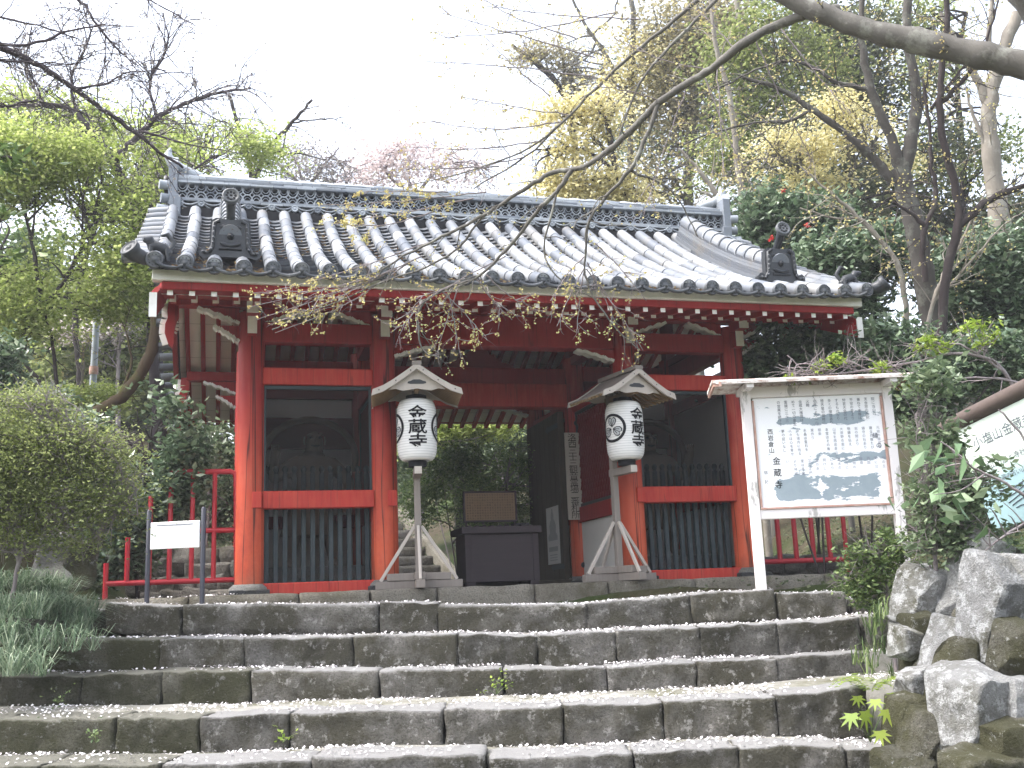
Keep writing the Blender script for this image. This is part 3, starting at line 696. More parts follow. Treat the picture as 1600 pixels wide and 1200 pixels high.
# verge tiles along the gable edges
for side in (1, -1):
    for xe, sg in ((GX0, -1), (GX1, 1)):
        mb = MB()
        for t in np.linspace(.02, .97, 14):
            p = ptile(xe - sg * .04, t, .015, side); q = ptile(xe + sg * .17, t, -.02, side)
            mb.tube([p, (p + q) / 2 + EZ * .004, q], [.05, .052, .054], 10, 0); mb.lathe(q, [(.054, -.005), (.054, .012), (.03, .016), (0, .016)], 10, 1, (sg, 0, 0))
        mb.build('verge_tiles', ['roof_tile', 'disc_tile'], roof)
# corner tiles that turn up, and a small crouching beast of tile on each front corner
for xe, sg in ((GX0, -1), (GX1, 1)):
    mb = MB(); P = [(xe - sg * .10, -1.34, 2.845), (xe + sg * .0, -1.38, 2.835), (xe + sg * .07, -1.43, 2.85), (xe + sg * .115, -1.48, 2.89)]
    mb.tube(P, [.055, .06, .07, .085], 14, 0); d = nrm(np.array(P[3]) - np.array(P[2])); disc(mb, np.array(P[3]), d, .085); mb.build('corner_tile', 'dark_tile', roof)
    mb = MB(); o = np.array([xe - sg * .10, -1.16, 2.97])
    mb.tube([o + (-.10 * sg, 0, -.02), o + (-.04 * sg, 0, .03), o + (.03 * sg, 0, .05), o + (.08 * sg, -.02, .03)], [.03, .05, .055, .035], 8, 0)
    mb.tube([o + (.05 * sg, 0, .05), o + (.08 * sg, -.02, .10), o + (.13 * sg, -.04, .10)], [.04, .045, .02], 8, 0)
    mb.tube([o + (-.08 * sg, 0, 0), o + (-.13 * sg, .02, .09), o + (-.07 * sg, .02, .17), o + (-.02 * sg, 0, .15)], [.02, .022, .025, .012], 7, 0)
    for dx, dy in ((-.07, -.04), (-.06, .05), (.06, -.05), (.07, .04)): mb.tube([o + (dx * sg, dy, .02), o + (dx * sg * 1.2, dy, -.10)], [.02, .016], 6, 0)
    mb.build('tile_beast', 'dark_tile', roof)
# main ridge
RX0, RX1 = GX0 + .12, GX1 - .10
mb = MB()
def rbox(z0, z1, hw, m, x0=RX0, x1=RX1): mb.bx(x0, x1, RIDGEY - hw, RIDGEY + hw, z0, z1, m)
rbox(4.24, 4.40, .23, 2); rbox(4.40, 4.47, .20, 2)
def coursed(z0, z1, hw):
    x = RX0
    while x < RX1 - .02:
        L = min(random.uniform(.22, .38), RX1 - x); j = random.uniform(-.006, .006)
        mb.bx(x + .002, x + L - .002, RIDGEY - hw + j, RIDGEY + hw + j, z0, z1, 0); x += L
coursed(4.475, 4.497, .235); coursed(4.499, 4.522, .225); rbox(4.523, 4.70, .10, 2)
coursed(4.705, 4.728, .215); coursed(4.73, 4.753, .205); coursed(4.755, 4.778, .20); coursed(4.78, 4.80, .19)
for sy in (-1, 1):
    yb = RIDGEY + sy * .215; n = 26; w = (RX1 - RX0) / n
    for i in range(n):                               # sagging pairs between little discs
        x = RX0 + w * (i + .5)
        for r, zz in ((.03, .0), (.055, -.015)):
            P = [(x + a * (w / 2 - .035), yb + sy * (.02 if r < .04 else 0), 4.462 - r * (1 - a * a) + zz) for a in np.linspace(-1, 1, 7)]
            mb.tube(P, .011, 5, 3)
        mb.lathe((RX0 + w * i if i else RX0 + .03, yb + sy * .012, 4.452), [(.042, -.02), (.042, .01), (.034, .016), (.026, .006), (.014, .006), (.01, .016), (0, .016)], 14, 3, (0, sy, 0))
    n = 66; w = (RX1 - RX0) / n                       # pierced band of interlocking half rings
    for i in range(n):
        x = RX0 + w * (i + .5)
        for zc, sg in ((4.525, 1), (4.702, -1)):
            for rr, tb in ((1, .0095), (.62, .006)):
                P = [(x + w * .60 * rr * math.cos(t), RIDGEY + sy * .165, zc + sg * .092 * rr * math.sin(t)) for t in np.linspace(0, math.pi, 9)]
                mb.tube(P, tb, 5, 3, cap=False)
k = 30; w = (RX1 - RX0) / k
for i in range(k):                                   # cap tiles
    x = RX0 + w * i; mb.tube([(x, RIDGEY, 4.80), (x + .04, RIDGEY, 4.805), (x + w + .008, RIDGEY, 4.80)], [.088, .092, .082], 12, 0)
ridge = mb.build('ridge', ['ridge_tile', 'dark_tile', 'shadow_gap', 'ridge_tile'], roof, .003)
# ridge ends: a stepped slab, scrolls and a horn of tile
for xe, sg in ((RX0, -1), (RX1, 1)):
    mb = MB()
    mb.bx(min(xe, xe + sg * .10), max(xe, xe + sg * .10), RIDGEY - .24, RIDGEY + .24, 4.42, 4.93, 0)
    mb.prism([(-.24, 0), (.24, 0), (.20, .08), (0, .12), (-.20, .08)], (xe + sg * .05, RIDGEY, 4.93), (0, 1, 0), (0, 0, 1), .10, 0)
    for z, r, L in ((4.66, .055, .10), (4.50, .055, .08), (4.36, .06, .12)):
        mb.tube([(xe + sg * .10, RIDGEY - .20, z), (xe + sg * (.10 + L), RIDGEY - .22, z)], r, 12, 0)
        mb.tube([(xe + sg * .10, RIDGEY + .20, z), (xe + sg * (.10 + L), RIDGEY + .22, z)], r, 12, 0)
    for yy in (-.12, 0, .12):
        mb.tube([(xe + sg * .13, RIDGEY + yy + .06 * math.cos(t), 4.70 + .08 * math.sin(t)) for t in np.linspace(0, 5.2, 10)], np.linspace(.04, .022, 10), 7, 1)
    mb.tube([(xe - sg * .25, RIDGEY, 4.87), (xe - sg * .05, RIDGEY, 4.94), (xe + sg * .08, RIDGEY, 5.02), (xe + sg * .13, RIDGEY, 5.12), (xe + sg * .10, RIDGEY, 5.20)], [.05, .062, .065, .05, .018], 12, 0)
    mb.box((xe + sg * .02, RIDGEY - .235, 4.40), (.12, .08, .26), 0); mb.tube([(xe - sg * .02, RIDGEY - .30, 4.30), (xe + sg * .12, RIDGEY - .33, 4.25), (xe + sg * .20, RIDGEY - .34, 4.29)], [.05, .055, .05], 10, 0)
    mb.build('ridge_end_tile', ['ridge_tile', 'dark_tile'], roof, .004)
# descending ridges with demon tiles
for x in (-.22, 5.40):
    for side in (1, -1):
        mb = MB(); ts = np.linspace(.215, .965, 14)
        for i, (lo, hi, hw) in enumerate(((.02, .06, .13), (.063, .092, .12), (.095, .124, .118), (.127, .155, .108), (.158, .186, .106), (.189, .215, .096))):
            A = []
            for t in ts:
                for a, b in ((-hw, lo), (hw, lo), (hw, hi), (-hw, hi)): A.append(ptile(x, t, b, side) + np.array([a, 0, 0]))
            F = [(j * 4 + q, j * 4 + (q + 1) % 4, j * 4 + 4 + (q + 1) % 4, j * 4 + 4 + q) for j in range(len(ts) - 1) for q in range(4)]
            F += [(3, 2, 1, 0), tuple(len(A) - 4 + q for q in range(4))]
            if side < 0: F = [f[::-1] for f in F]
            mb.add(A, F, 1)
        tn = 11
        for i in range(tn):
            t0 = .20 + (.965 - .20) * i / tn; t1 = .20 + (.965 - .20) * (i + 1) / tn
            mb.tube([ptile(x, t0, .232, side), ptile(x, t0 + .008, .232, side), ptile(x, t1 + .012, .225, side)], [.098, .10, .088], 14, 0)
            mb.tube([ptile(x, t0 - .004, .232, side), ptile(x, t0 + .006, .232, side)], [.104, .104], 14, 0)
        kr = mb.build('descending_ridge', ['roof_tile', 'flat_tile'], roof)
        mb = MB(); b = ptile(x, .185, 0, side); f = np.array([0, -side, 0.])
        o = np.array([x, b[1], b[2] + .03])
        half = [(.0, -.01), (.17, -.01), (.23, -.03), (.27, 0), (.275, .05), (.24, .085), (.205, .07), (.19, .05), (.185, .10), (.18, .26), (.175, .335), (.13, .365), (0, .35)]
        pol = half + [(-a, c) for a, c in half[::-1][1:-1]]
        mb.prism(pol, o + f * .03, (side, 0, 0), (0, 0, 1), .075, 0)
        for sx in (-1, 1):
            mb.tube([o + f * .075 + np.array([sx * a, 0, c]) for a, c in ((.24, .03), (.19, .03), (.155, .09), (.15, .2), (.145, .31), (.10, .335))], .02, 7, 0)
            for a, c in ((.24, .03), (.205, .025), (.165, .06), (.153, .12), (.15, .17), (.148, .22), (.145, .27)): mb.lathe(o + f * .09 + np.array([sx * a, 0, c]), [(.014, 0), (.011, .008), (0, .012)], 7, 1, f)
            mb.tube([o + f * .06 + np.array([sx * a, 0, c]) for a, c in ((.03, .27), (.07, .285), (.10, .27))], [.016, .024, .012], 7, 0)
            mb.lathe(o + f * .065 + np.array([sx * .06, 0, .25]), [(.022, 0), (.018, .016), (0, .022)], 9, 1, f)
        mb.lathe(o + f * .06 + np.array([0, 0, .19]), [(.035, 0), (.03, .03), (0, .045)], 9, 0, f)
        mb.tube([o + f * .07 + np.array([a, 0, .12 - .02 * math.cos(a * 20)]) for a in np.linspace(-.09, .09, 9)], [.01] + [.02] * 7 + [.01], 7, 0)
        mb.tube([o + f * .07 + np.array([a, 0, .07]) for a in np.linspace(-.10, .10, 5)], .016, 7, 0)
        dt = mb.build('demon_tile', ['dark_tile', 'disc_tile'], roof, .004)
        mb = MB(); P = [o + np.array([0, 0, .33]) - f * .02, o + np.array([0, 0, .42]) + f * .05, o + np.array([0, 0, .54]) + f * .17]
        mb.tube(P, [.042, .04, .05], 12, 0); dd = nrm(P[2] - P[1]) * .35 + f * .8; dd = nrm(dd); c = P[2]
        mb.lathe(c, [(.075, -.02), (.08, .02), (.066, .028), (.06, .018), (0, .018)], 18, 1, dd)
        uu = np.array([1., 0, 0]); vv = np.cross(dd, uu)
        for an in [None] + list(range(8)):
            q = c + dd * .018 if an is None else c + dd * .018 + (uu * math.cos(an * math.pi / 4) + vv * math.sin(an * math.pi / 4)) * .038
            mb.lathe(q, [(.013, 0), (.011, .003), (0, .004)], 8, 2, dd)
        mb.build('bird_perch_tile', ['dark_tile', 'disc_tile', 'shadow_gap'], roof)
# doors, opened inwards
for x, sg in ((3.785, 1), (1.445, -1)):
    mb = MB(); mb.bx(x - .035, x + .035, 1.84, 3.26, .04, 2.12, 0)
    for k in range(7): mb.bx(x - .042, x + .042, 1.845 + k * .2, 1.845 + k * .2 + .192, .05, 2.11, 0)
    dr = mb.build('door', 'door_wood', gate, .003)
    mb = MB()
    for z in (.22, 1.95):
        mb.bx(x - sg * .043 - .004, x - sg * .043 + .004, 1.845, 2.25, z - .03, z + .03); mb.prism([(0, -.05), (.12, 0), (0, .05)], (x - sg * .043, 2.25, z), (0, 1, 0), (0, 0, 1), .008)
    mb.build('strap_hinge', 'picket_paint', dr)
for z in (.22, 1.93):
    for x in (1.3, 3.93):
        mb = MB(); mb.lathe((x - .03 if x > 2 else x + .03, 1.575, z), [(.035, 0), (.034, .012), (.02, .03), (0, .038)], 12, 0, (0, -1, 0)); mb.build('nail_cover', 'dark_iron', gate)
mb = MB(); mb.bx(1.44, 3.79, 1.62, 1.78, -.02, .06); mb.build('threshold', 'door_wood', gate, .006)
print('gate built')

# ---------------------------------------------------------------- platform and steps
plat = empty('stone_platform', (XC, 0, -.2), 'low platform of cut grey stone that carries the red gate', 'platform')
mb = MB(); mb.bx(-1.3, 6.5, -.36, 4.6, -.4, -.03); mb.build('paving', 'platform_stone', plat)
x = -1.42; k = 0
while x < 6.5:
    L = random.uniform(.62, 1.05); x1 = min(x + L, 6.62)
    V, F = block(((x + x1) / 2, -.44, -.155), (1, 0, 0), (0, 1, 0), (0, 0, 1), (x1 - x - .012, .26, .285), 40 + k, 14, .10, .010, 5)
    mb = MB(); mb.add(V, F, 0, True); mb.build('edging_stone', 'edge_stone', plat); x = x1; k += 1
rows = [
 (8.44, [(22, 956), (162, 952), None, (165, 941), (282, 947), None, (287, 944), (590, 943), None, (594, 941), (683, 941), None, (685, 945), (916, 944), None, (916, 943), (1078, 929), None, (1080, 927), (1208, 921), None, (1215, 926), (1320, 925), None, (1333, 936), (1372, 934)]),
 (7.70, [(-60, 1006), (62, 1001), None, (67, 1000), (250, 997), None, (251, 997), (380, 997), None, (383, 996), (551, 994), None, (553, 993), (714, 990), None, (716, 990), (838, 993), None, (841, 991), (960, 986), None, (964, 985), (1092, 979), None, (1094, 978), (1214, 974), None, (1217, 973), (1342, 965), None, (1352, 962), (1420, 958)]),
 (7.34, [(-150, 1060), (-5, 1056), None, (0, 1055), (126, 1055), None, (129, 1054), (251, 1049), None, (254, 1048), (389, 1047), None, (393, 1047), (590, 1046), None, (594, 1046), (784, 1044), None, (788, 1044), (946, 1043), None, (950, 1042), (1085, 1033), None, (1089, 1032), (1211, 1029), None, (1215, 1028), (1348, 1018)]),
 (6.41, [(-220, 1128), (-8, 1124), None, (-3, 1123), (178, 1121), None, (182, 1121), (310, 1120), None, (314, 1120), (450, 1114), None, (454, 1113), (690, 1108), None, (695, 1107), (877, 1103), None, (881, 1102), (1034, 1096), None, (1038, 1095), (1210, 1087), None, (1214, 1086), (1352, 1072)]),
 (5.87, [(-330, 1204), (-120, 1199), None, (-114, 1199), (60, 1195), None, (64, 1195), (248, 1194), None, (252, 1194), (484, 1186), None, (488, 1181), (758, 1178), None, (764, 1184), (988, 1176), None, (993, 1175), (1152, 1167), None, (1156, 1166), (1318, 1163), None, (1323, 1170), (1398, 1171)]),
 (5.36, [(-400, 1290), (-150, 1284), None, (-145, 1284), (90, 1280), None, (95, 1280), (330, 1276), None, (335, 1275), (560, 1270), None, (565, 1269), (800, 1265), None, (805, 1264), (1040, 1258), None, (1045, 1257), (1290, 1250), None, (1295, 1249), (1420, 1248)]),
]
stair = empty('stone_stairway', ds(7, 0, -.9), 'broad worn stone steps strewn with fallen petals leading up to the gate', 'steps')
treads = []; prevd = 12.5; rn = np.random.default_rng(3)
for r, (D, pts) in enumerate(rows):
    P = [None if p is None else at(p[0], p[1], D) for p in pts]
    Q = [p for p in P if p is not None]
    dd = np.array([(p - CAM) @ E2 for p in Q]); zz = np.array([p[2] for p in Q]); ss = np.array([(p - CAM) @ E1 for p in Q])
    d0 = dd.mean() + .2; d1 = prevd + .12
    zs = lambda s, ss=ss, zz=zz: np.interp(s, ss, zz) - .018
    S = np.linspace(-5.2, 3.4, 44); DD = np.linspace(d0, d1, max(3, int((d1 - d0) / .12)))
    mb = MB(); V = []
    for b in DD:
        for a in S:
            n = mnoise.noise(Vector((a * 3, b * 3, r))) * .012
            V.append(ds(b, a, float(zs(a)) + n + .012 * (b - d0)))
    w = len(S); nb = len(DD)
    V += [ds(d0, a, float(zs(a)) - .5) for a in S]
    F = [(i * w + j, i * w + j + 1, (i + 1) * w + j + 1, (i + 1) * w + j) for i in range(nb - 1) for j in range(w - 1)]
    F += [(nb * w + j, nb * w + j + 1, j + 1, j) for j in range(w - 1)]
    mb.add(V, F, 0, True); tr = mb.build('tread', 'tread_soil', stair)
    treads.append((d0 - .2, d1 - .12, zs))
    k = 0
    for p, q in zip(P, P[1:]):
        if p is None or q is None: continue
        L = np.linalg.norm(q - p); u = (q - p) / L; hgt = .30 if r else .24; dep = rn.uniform(.34, .46)
        hh = rn.uniform(.0, .03); c = (p + q) / 2 + E2 * (dep / 2) - EZ * (hgt / 2 + .002)
        V, F = block(c, u, E2, EZ, (L + .012, dep, hgt), r * 31 + k, 26, .09, .014, 6.5)
        mb = MB(); mb.add(V, F, 0, True)
        sc = (c - CAM) @ E1
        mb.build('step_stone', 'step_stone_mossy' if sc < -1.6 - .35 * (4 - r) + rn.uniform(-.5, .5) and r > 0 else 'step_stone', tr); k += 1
    prevd = dd.mean()
# fallen petals, each lying where it drops
bpy.context.view_layer.update(); _dg = bpy.context.evaluated_depsgraph_get()
Vp = []
for r, (a, b, zs) in enumerate(treads):
    bb = min(b, a + 1.05); n = int(2300 * (bb - a)) + 600
    for _ in range(n):
        d = bb - abs(rng.normal(0, .22)) * (bb - a) if rng.random() < .45 else rng.uniform(a + .01, bb)
        s = rng.uniform(-4.3, 2.75); clus = mnoise.noise(Vector((s * 1.3, d * 2, r * 3)))
        if d < a or (clus < -.12 and rng.random() < .75): continue
        p = ds(d, s, float(zs(s)) + .16); ok, loc, nm, _i, ob_, _m = SC.ray_cast(_dg, Vector(p), Vector((0, 0, -1)), distance=.4)
        if not ok or nm.z < .5: continue
        p = np.array(loc) + EZ * .004; an = rng.uniform(0, 6.28); L = rng.uniform(.006, .0125)
        u = np.array([math.cos(an), math.sin(an), rng.uniform(-.4, .4)]) * L; v = np.array([-math.sin(an), math.cos(an), rng.uniform(-.2, .9)]) * L * .85
        lift = EZ * (abs(u[2]) + abs(v[2])); Vp += [p - u + lift, p + v + lift, p + u + lift, p - v + lift]
mb = MB(); mb.quads(np.array(Vp)); o = mb.build('fallen_petals', 'petal'); tag(o, kind='stuff')

# ---------------------------------------------------------------- lantern stands and lanterns
def arc_lantern(r, z):                               # radius of the lantern at height z in 0..1
    e = 1 - abs(2 * z - 1) ** 5; return r * (.62 + .38 * max(0, e) ** .5)
def make_lantern():
    H, Rr = .60, .192
    mb = MB(); prof = []; N = 33
    for i in range(N * 2 + 1):
        z = i / (2 * N); prof.append((arc_lantern(Rr, z) + (.0035 if i % 2 else -.0015), z * H))
    mb.lathe((0, 0, 0), prof, 40, 0)
    def wrap(V, F, ang0, m, lift):
        bm = bmesh.new(); vs = [bm.verts.new((a, b, 0)) for a, b in V]
        for f in F:
            try: bm.faces.new([vs[i] for i in f])
            except ValueError: pass
        bmesh.ops.triangulate(bm, faces=bm.faces[:])
        for cx in np.arange(-.3, .31, .02): bmesh.ops.bisect_plane(bm, geom=bm.verts[:] + bm.edges[:] + bm.faces[:], plane_co=(cx, 0, 0), plane_no=(1, 0, 0))
        for cy in np.arange(.02, H, .03): bmesh.ops.bisect_plane(bm, geom=bm.verts[:] + bm.edges[:] + bm.faces[:], plane_co=(0, cy, 0), plane_no=(0, 1, 0))
        bm.verts.index_update(); O = []
        for v in bm.verts:
            rr = arc_lantern(Rr, min(1, max(0, v.co.y / H))) + lift; an = ang0 + v.co.x / Rr
            O.append((rr * math.sin(an), -rr * math.cos(an), v.co.y))
        mb.add(O, [tuple(v.index for v in f.verts) for f in bm.faces], m); bm.free()
    for i, ch in enumerate('金蔵寺'):
        V, F = glyphs(ch, .146, .016); V = V - (V.max(0) + V.min(0)) / 2
        wrap([(a * 1.28, b + .45 - i * .139) for a, b in V], F, 0, 1, .0055)
    for an in (-1.5, 1.5):                          # the crest: a thick ring round three veined leaves
        n = 40; ro, ri = .148, .120
        V = [(ro * math.cos(t) , .315 + ro * math.sin(t)) for t in np.linspace(0, 2 * math.pi, n, False)] + [(ri * math.cos(t), .315 + ri * math.sin(t)) for t in np.linspace(0, 2 * math.pi, n, False)]
        wrap(V, [(i, (i + 1) % n, n + (i + 1) % n, n + i) for i in range(n)], an, 1, .0055)
        for k in range(3):
            a0 = math.pi / 2 + k * 2 * math.pi / 3; c = (.062 * math.cos(a0), .315 + .062 * math.sin(a0))
            def heart(s): return [(c[0] + s * (math.cos(a0) * hx - math.sin(a0) * hy), c[1] + s * (math.sin(a0) * hx + math.cos(a0) * hy)) for hx, hy in ((-.9, 0), (-.45, .62), (.1, .9), (.62, .78), (.85, .4), (.6, 0), (.85, -.4), (.62, -.78), (.1, -.9), (-.45, -.62))]
            wrap(heart(.058), [tuple(range(10))], an, 1, .0055); wrap(heart(.048), [tuple(range(10))], an, 2, .0065)
            for sl in (-.5, 0, .5):
                q0 = np.array([c[0] - .045 * math.cos(a0), c[1] - .045 * math.sin(a0)]); q1 = np.array([c[0] + .03 * math.cos(a0 + sl * 2), c[1] + .03 * math.sin(a0 + sl * 2)]); nn = nrm([-(q1 - q0)[1], (q1 - q0)[0]]) * .003
                wrap([q0 - nn, q1 - nn, q1 + nn, q0 + nn], [(0, 1, 2, 3)], an, 1, .0075)
    return mb
def make_stand(loc, rz, lan_rz, lab_s, lab_l):
    st = empty('lantern_stand', loc, lab_s, 'lantern stand', 'roofed wooden lantern stands'); st.rotation_euler = (0, 0, rz)
    O = (0, 0, 0)
    mb = MB(); mb.box((0, 0, .04), (.84, .085, .075), 0); mb.box((0, 0, .115), (.62, .10, .07), 0); mb.build('base_beam', 'grey_wood', st, .004, O)
    mb = MB(); mb.box((0, 0, .042), (.085, .84, .075), 0); mb.box((0, 0, .118), (.10, .60, .07), 0); mb.build('base_beam', 'grey_wood', st, .004, O)
    mb = MB(); mb.box((0, 0, 1.04), (.064, .064, 1.80), 0); mb.build('post', 'grey_wood', st, .004, O)
    for a, b in ((1, 0), (-1, 0), (0, 1), (0, -1)):
        mb = MB(); mb.bar((a * .035, b * .035, .60), (a * .37, b * .37, .08), .027, .032, 0); mb.build('brace', 'pale_wood', st, .003, O)
    mb = MB(); mb.box((0, -.17, 1.105), (.075, .42, .075), 0); mb.box((0, -.385, 1.105), (.07, .012, .07), 1); mb.build('arm', ['grey_wood', 'pale_wood'], st, .003, O)
    rf = empty('roof', (0, 0, 0)); rf.parent = st
    # the little roof: two slightly curved slopes of board on thin rafters, pale barge boards
    yF, yB = -.56, .12; yc = -.25
    cur = [(0, 2.095), (.11, 2.015), (.22, 1.94), (.32, 1.88), (.42, 1.842)]
    rmb = MB()
    for sg in (-1, 1):
        for (a0, z0), (a1, z1) in zip(cur, cur[1:]):
            f = [(sg * a0, yF, z0), (sg * a1, yF, z1), (sg * a1, yB, z1), (sg * a0, yB, z0)]
            g = [(p[0], p[1], p[2] - .016) for p in f]
            fc = [(0, 1, 2, 3), (7, 6, 5, 4), (0, 4, 5, 1), (1, 5, 6, 2), (2, 6, 7, 3), (3, 7, 4, 0)]
            rmb.add(f + g, fc if sg < 0 else [q[::-1] for q in fc])
    rmb.bx(-.045, .045, yF - .03, yB + .02, 2.085, 2.125)
    bpy.data.objects.remove(rf); rf = rmb.build('roof', 'grey_wood', st, 0, O)
    for sg in (-1, 1):
        for k in range(9):
            y = yF + .05 + k * (yB - yF - .1) / 8; mb = MB()
            for (a0, z0), (a1, z1) in zip(cur[1:], cur[2:]): mb.bar((sg * a0, y, z0 - .03), (sg * (a1 + (.012 if a1 > .4 else 0)), y, z1 - .03), .018, .024, 0)
            mb.build('rafter', 'brown_wood', rf, 0, O)
        for y in (yF - .014, yB + .014):
            mb = MB(); up = [(sg * a, z + .012) for a, z in cur]; lo = [(sg * (a + (.012 if a > .4 else 0)), z - .048) for a, z in cur[::-1]]
            pol = up + lo; mb.prism(pol if sg > 0 else pol[::-1], (0, y, 0), (1, 0, 0), (0, 0, 1), .026)
            for a in (.06, .2, .36): mb.lathe((sg * a, y - .014, np.interp(a, [q[0] for q in cur], [q[1] for q in cur]) - .018), [(.007, 0), (0, .004)], 6, 1, (0, -1, 0))
            mb.build('barge_board', ['pale_wood', 'dark_iron'], rf, .002, O)
    for y in (yF + .04, yB - .04):                    # gable board with a cloud shaped hole and a scalloped foot
        mb = MB(); pol = [(-.27, 1.857), (-.20, 1.867), (-.14, 1.847), (-.07, 1.855), (0, 1.867), (.07, 1.855), (.14, 1.847), (.20, 1.867), (.27, 1.857), (.22, 1.902), (.10, 1.987), (0, 2.057), (-.10, 1.987), (-.22, 1.902)]
        mb.prism(pol, (0, y, 0), (1, 0, 0), (0, 0, 1), .02)
        cl = [(-.09, 1.917), (-.06, 1.910), (.06, 1.910), (.09, 1.917), (.085, 1.934), (.055, 1.942), (.03, 1.954), (-.03, 1.954), (-.055, 1.942), (-.085, 1.934)]
        mb.prism(cl, (0, y - .0105 * (1 if y < 0 else -1), 0), (1, 0, 0), (0, 0, 1), .003, 1)
        mb.build('gable_board', ['pale_wood', 'dark_iron'], rf, 0, O)
    mb = MB(); mb.bx(-.02, .02, yF + .05, yB - .05, 1.85, 1.90); mb.build('tie', 'brown_wood', st, .002, O)
    la = make_lantern(); lo = la.build('paper_lantern', ['paper', 'ink', 'crest_grey'], None, 0, O)
    c, s = math.cos(rz), math.sin(rz); ly = -.255
    lo.location = (loc[0] - s * ly, loc[1] + c * ly, loc[2] + 1.205); lo.rotation_euler = (0, 0, lan_rz)
    tag(lo, lab_l, 'lantern', 'white paper lanterns in front of the gate')
    mb = MB(); mb.lathe((0, 0, -.055), [(.088, 0), (.088, .065), (.07, .066), (.07, 0)], 24, 0); mb.build('bottom_ring', 'ink', lo, 0, O)
    mb = MB(); mb.lathe((0, 0, .59), [(.10, 0), (.10, .05), (.08, .055), (0, .055)], 24, 0); mb.tube([(0, 0, .64), (0, 0, .74)], .010, 6); mb.build('top_ring', 'ink', lo, 0, O)
pL = at(655, 916, Y=-.25); pR = at(976, 905, Y=-.25)
make_stand((pL[0], -.25, -.012), -.14, -.13, 'roofed wooden lantern stand in front of the column left of the passage', 'white paper lantern whose black writing faces straight out, left of the passage')
make_stand((pR[0] - .05, -.25, -.012), .20, .44, 'roofed wooden lantern stand beside the right bay, next to the open door', 'white paper lantern turned so its round black crest shows beside the writing')

# ---------------------------------------------------------------- notice board
def frame_empty(name, o, u, *a):
    e = empty(name, o, *a); e.rotation_euler = (0, 0, math.atan2(u[1], u[0])); return e
DB = 8.78
a = at(1166, 640, D=DB); b = at(1386, 635, D=DB); foot = at(1194, 919, D=DB)
u = nrm([b[0] - a[0], b[1] - a[1], 0]); W = np.linalg.norm((b - a)[:2]); mid = (a + b) / 2; zt = at(1172, 622, D=DB)[2]; zb = at(1192, 800, D=DB)[2]
nb = frame_empty('notice_board', (mid[0], mid[1], -.2), u, 'large roofed notice board, its white face peeling in grey patches, right of the gate', 'notice board')
O = (0, 0, 0); hz = .2; zt += hz; zb += hz; ztop = at(1180, 600, D=DB)[2] + hz
for sg in (-1, 1):
    mb = MB(); mb.box((sg * W / 2, 0, (ztop - .35) / 2), (.075, .075, ztop + .35 - .02), 0); mb.build('post', 'flaking_white', nb, .004, O)
mb = MB(); mb.box((0, .0, zb - .035), (W - .075, .06, .075)); mb.build('lower_rail', 'flaking_white', nb, .004, O)
mb = MB(); mb.box((0, .0, zt + .045), (W - .075, .06, .09)); mb.build('upper_rail', 'flaking_white', nb, .004, O)
FH = zt - zb; fw_ = W - .11
mb = MB(); mb.box((0, 0, 0), (fw_, .02, FH - .012), 0); face = mb.build('board_face', 'notice_face', nb, .004, O); face.location = (0, -.005, (zt + zb) / 2)
mb = MB(); mb.box((0, -.022, zb + .012), (fw_ + .02, .03, .018), 0)
for sg in (-1, 1): mb.box((sg * (fw_ / 2 + .004), -.02, (zt + zb) / 2), (.018, .025, FH - .05), 0)
mb.build('rusty_trim', 'rust_edge', nb, .002, O)
mb = MB()
zc = (zt + zb) / 2; yq = -.0165
def wr(txt, xf, zf, size, step, m, off=0, sx=1): column_text(mb, txt, (-fw_ / 2 + xf * fw_, yq, zt - zf * FH), (1, 0, 0), (0, 0, 1), size, step, m, off, sx)
wr('西岩倉山', .115, .31, .048, .052, 0, .004); wr('金蔵寺', .145, .57, .068, .098, 0, .008); wr('信記', .055, .67, .034, .075, 1)
cols = ['の営業を続けて', '霊鏡に三十三', 'めて一切の衆生', '金蔵大権現は', '火難', '右意により一山', '徳天皇の御時に', '多くの僧坊あり', 'するものなり', '仲哀天皇の代', '平安の昔より', '兼ねて本尊は', '天台宗の古刹', '院に当山の']
lows = ['夢の証いなし', '人々は心を寄せ', '今も境内に残る', '水晶は霊石を', '東作り', '極楽', '本堂はその後', '山号を西岩倉山と', '大原野の里に', '物語を伝え', '岩の間より', '鎮守の社あり', '建立の後たび', '元禄の頃将軍']
tail = ['い', 'より神納', '堂は再建', '又仁王門', '滝の本', '開けし', 'にあり', '霊水の', '木々に', '宝物の', '経塔', '西国', '実に公', '松の丘']
for i in range(14):
    xf = .20 + i * .057
    wr(cols[i], xf, .05, .030, .031, 1); wr(lows[i], xf + .015, .31, .028, .032, 2 if i % 3 else 1); wr(tail[i], xf + .03, .58, .028, .034, 2)
wr('縁', .93, .38, .05, .06, 1, .006); wr('の', .95, .47, .05, .06, 1, .006)
mb.build('lettering', ['ink', 'faded_ink', 'faint_ink'], nb, 0, O)
mb = MB()
for y0, y1, z0, z1 in ((-.24, 0, ztop - .005, ztop + .055), (0, .24, ztop + .055, ztop - .005)):
    x0, x1 = -W / 2 - .27, W / 2 + .22
    A = [(x0, y0, z0), (x1, y0, z0), (x1, y1, z1), (x0, y1, z1)]; mb.add(A + [(p[0], p[1], p[2] - .022) for p in A], [(0, 1, 2, 3), (7, 6, 5, 4), (0, 4, 5, 1), (1, 5, 6, 2), (2, 6, 7, 3), (3, 7, 4, 0)])
mb.build('roof', 'roof_sheet', nb, 0, O)
mb = MB()
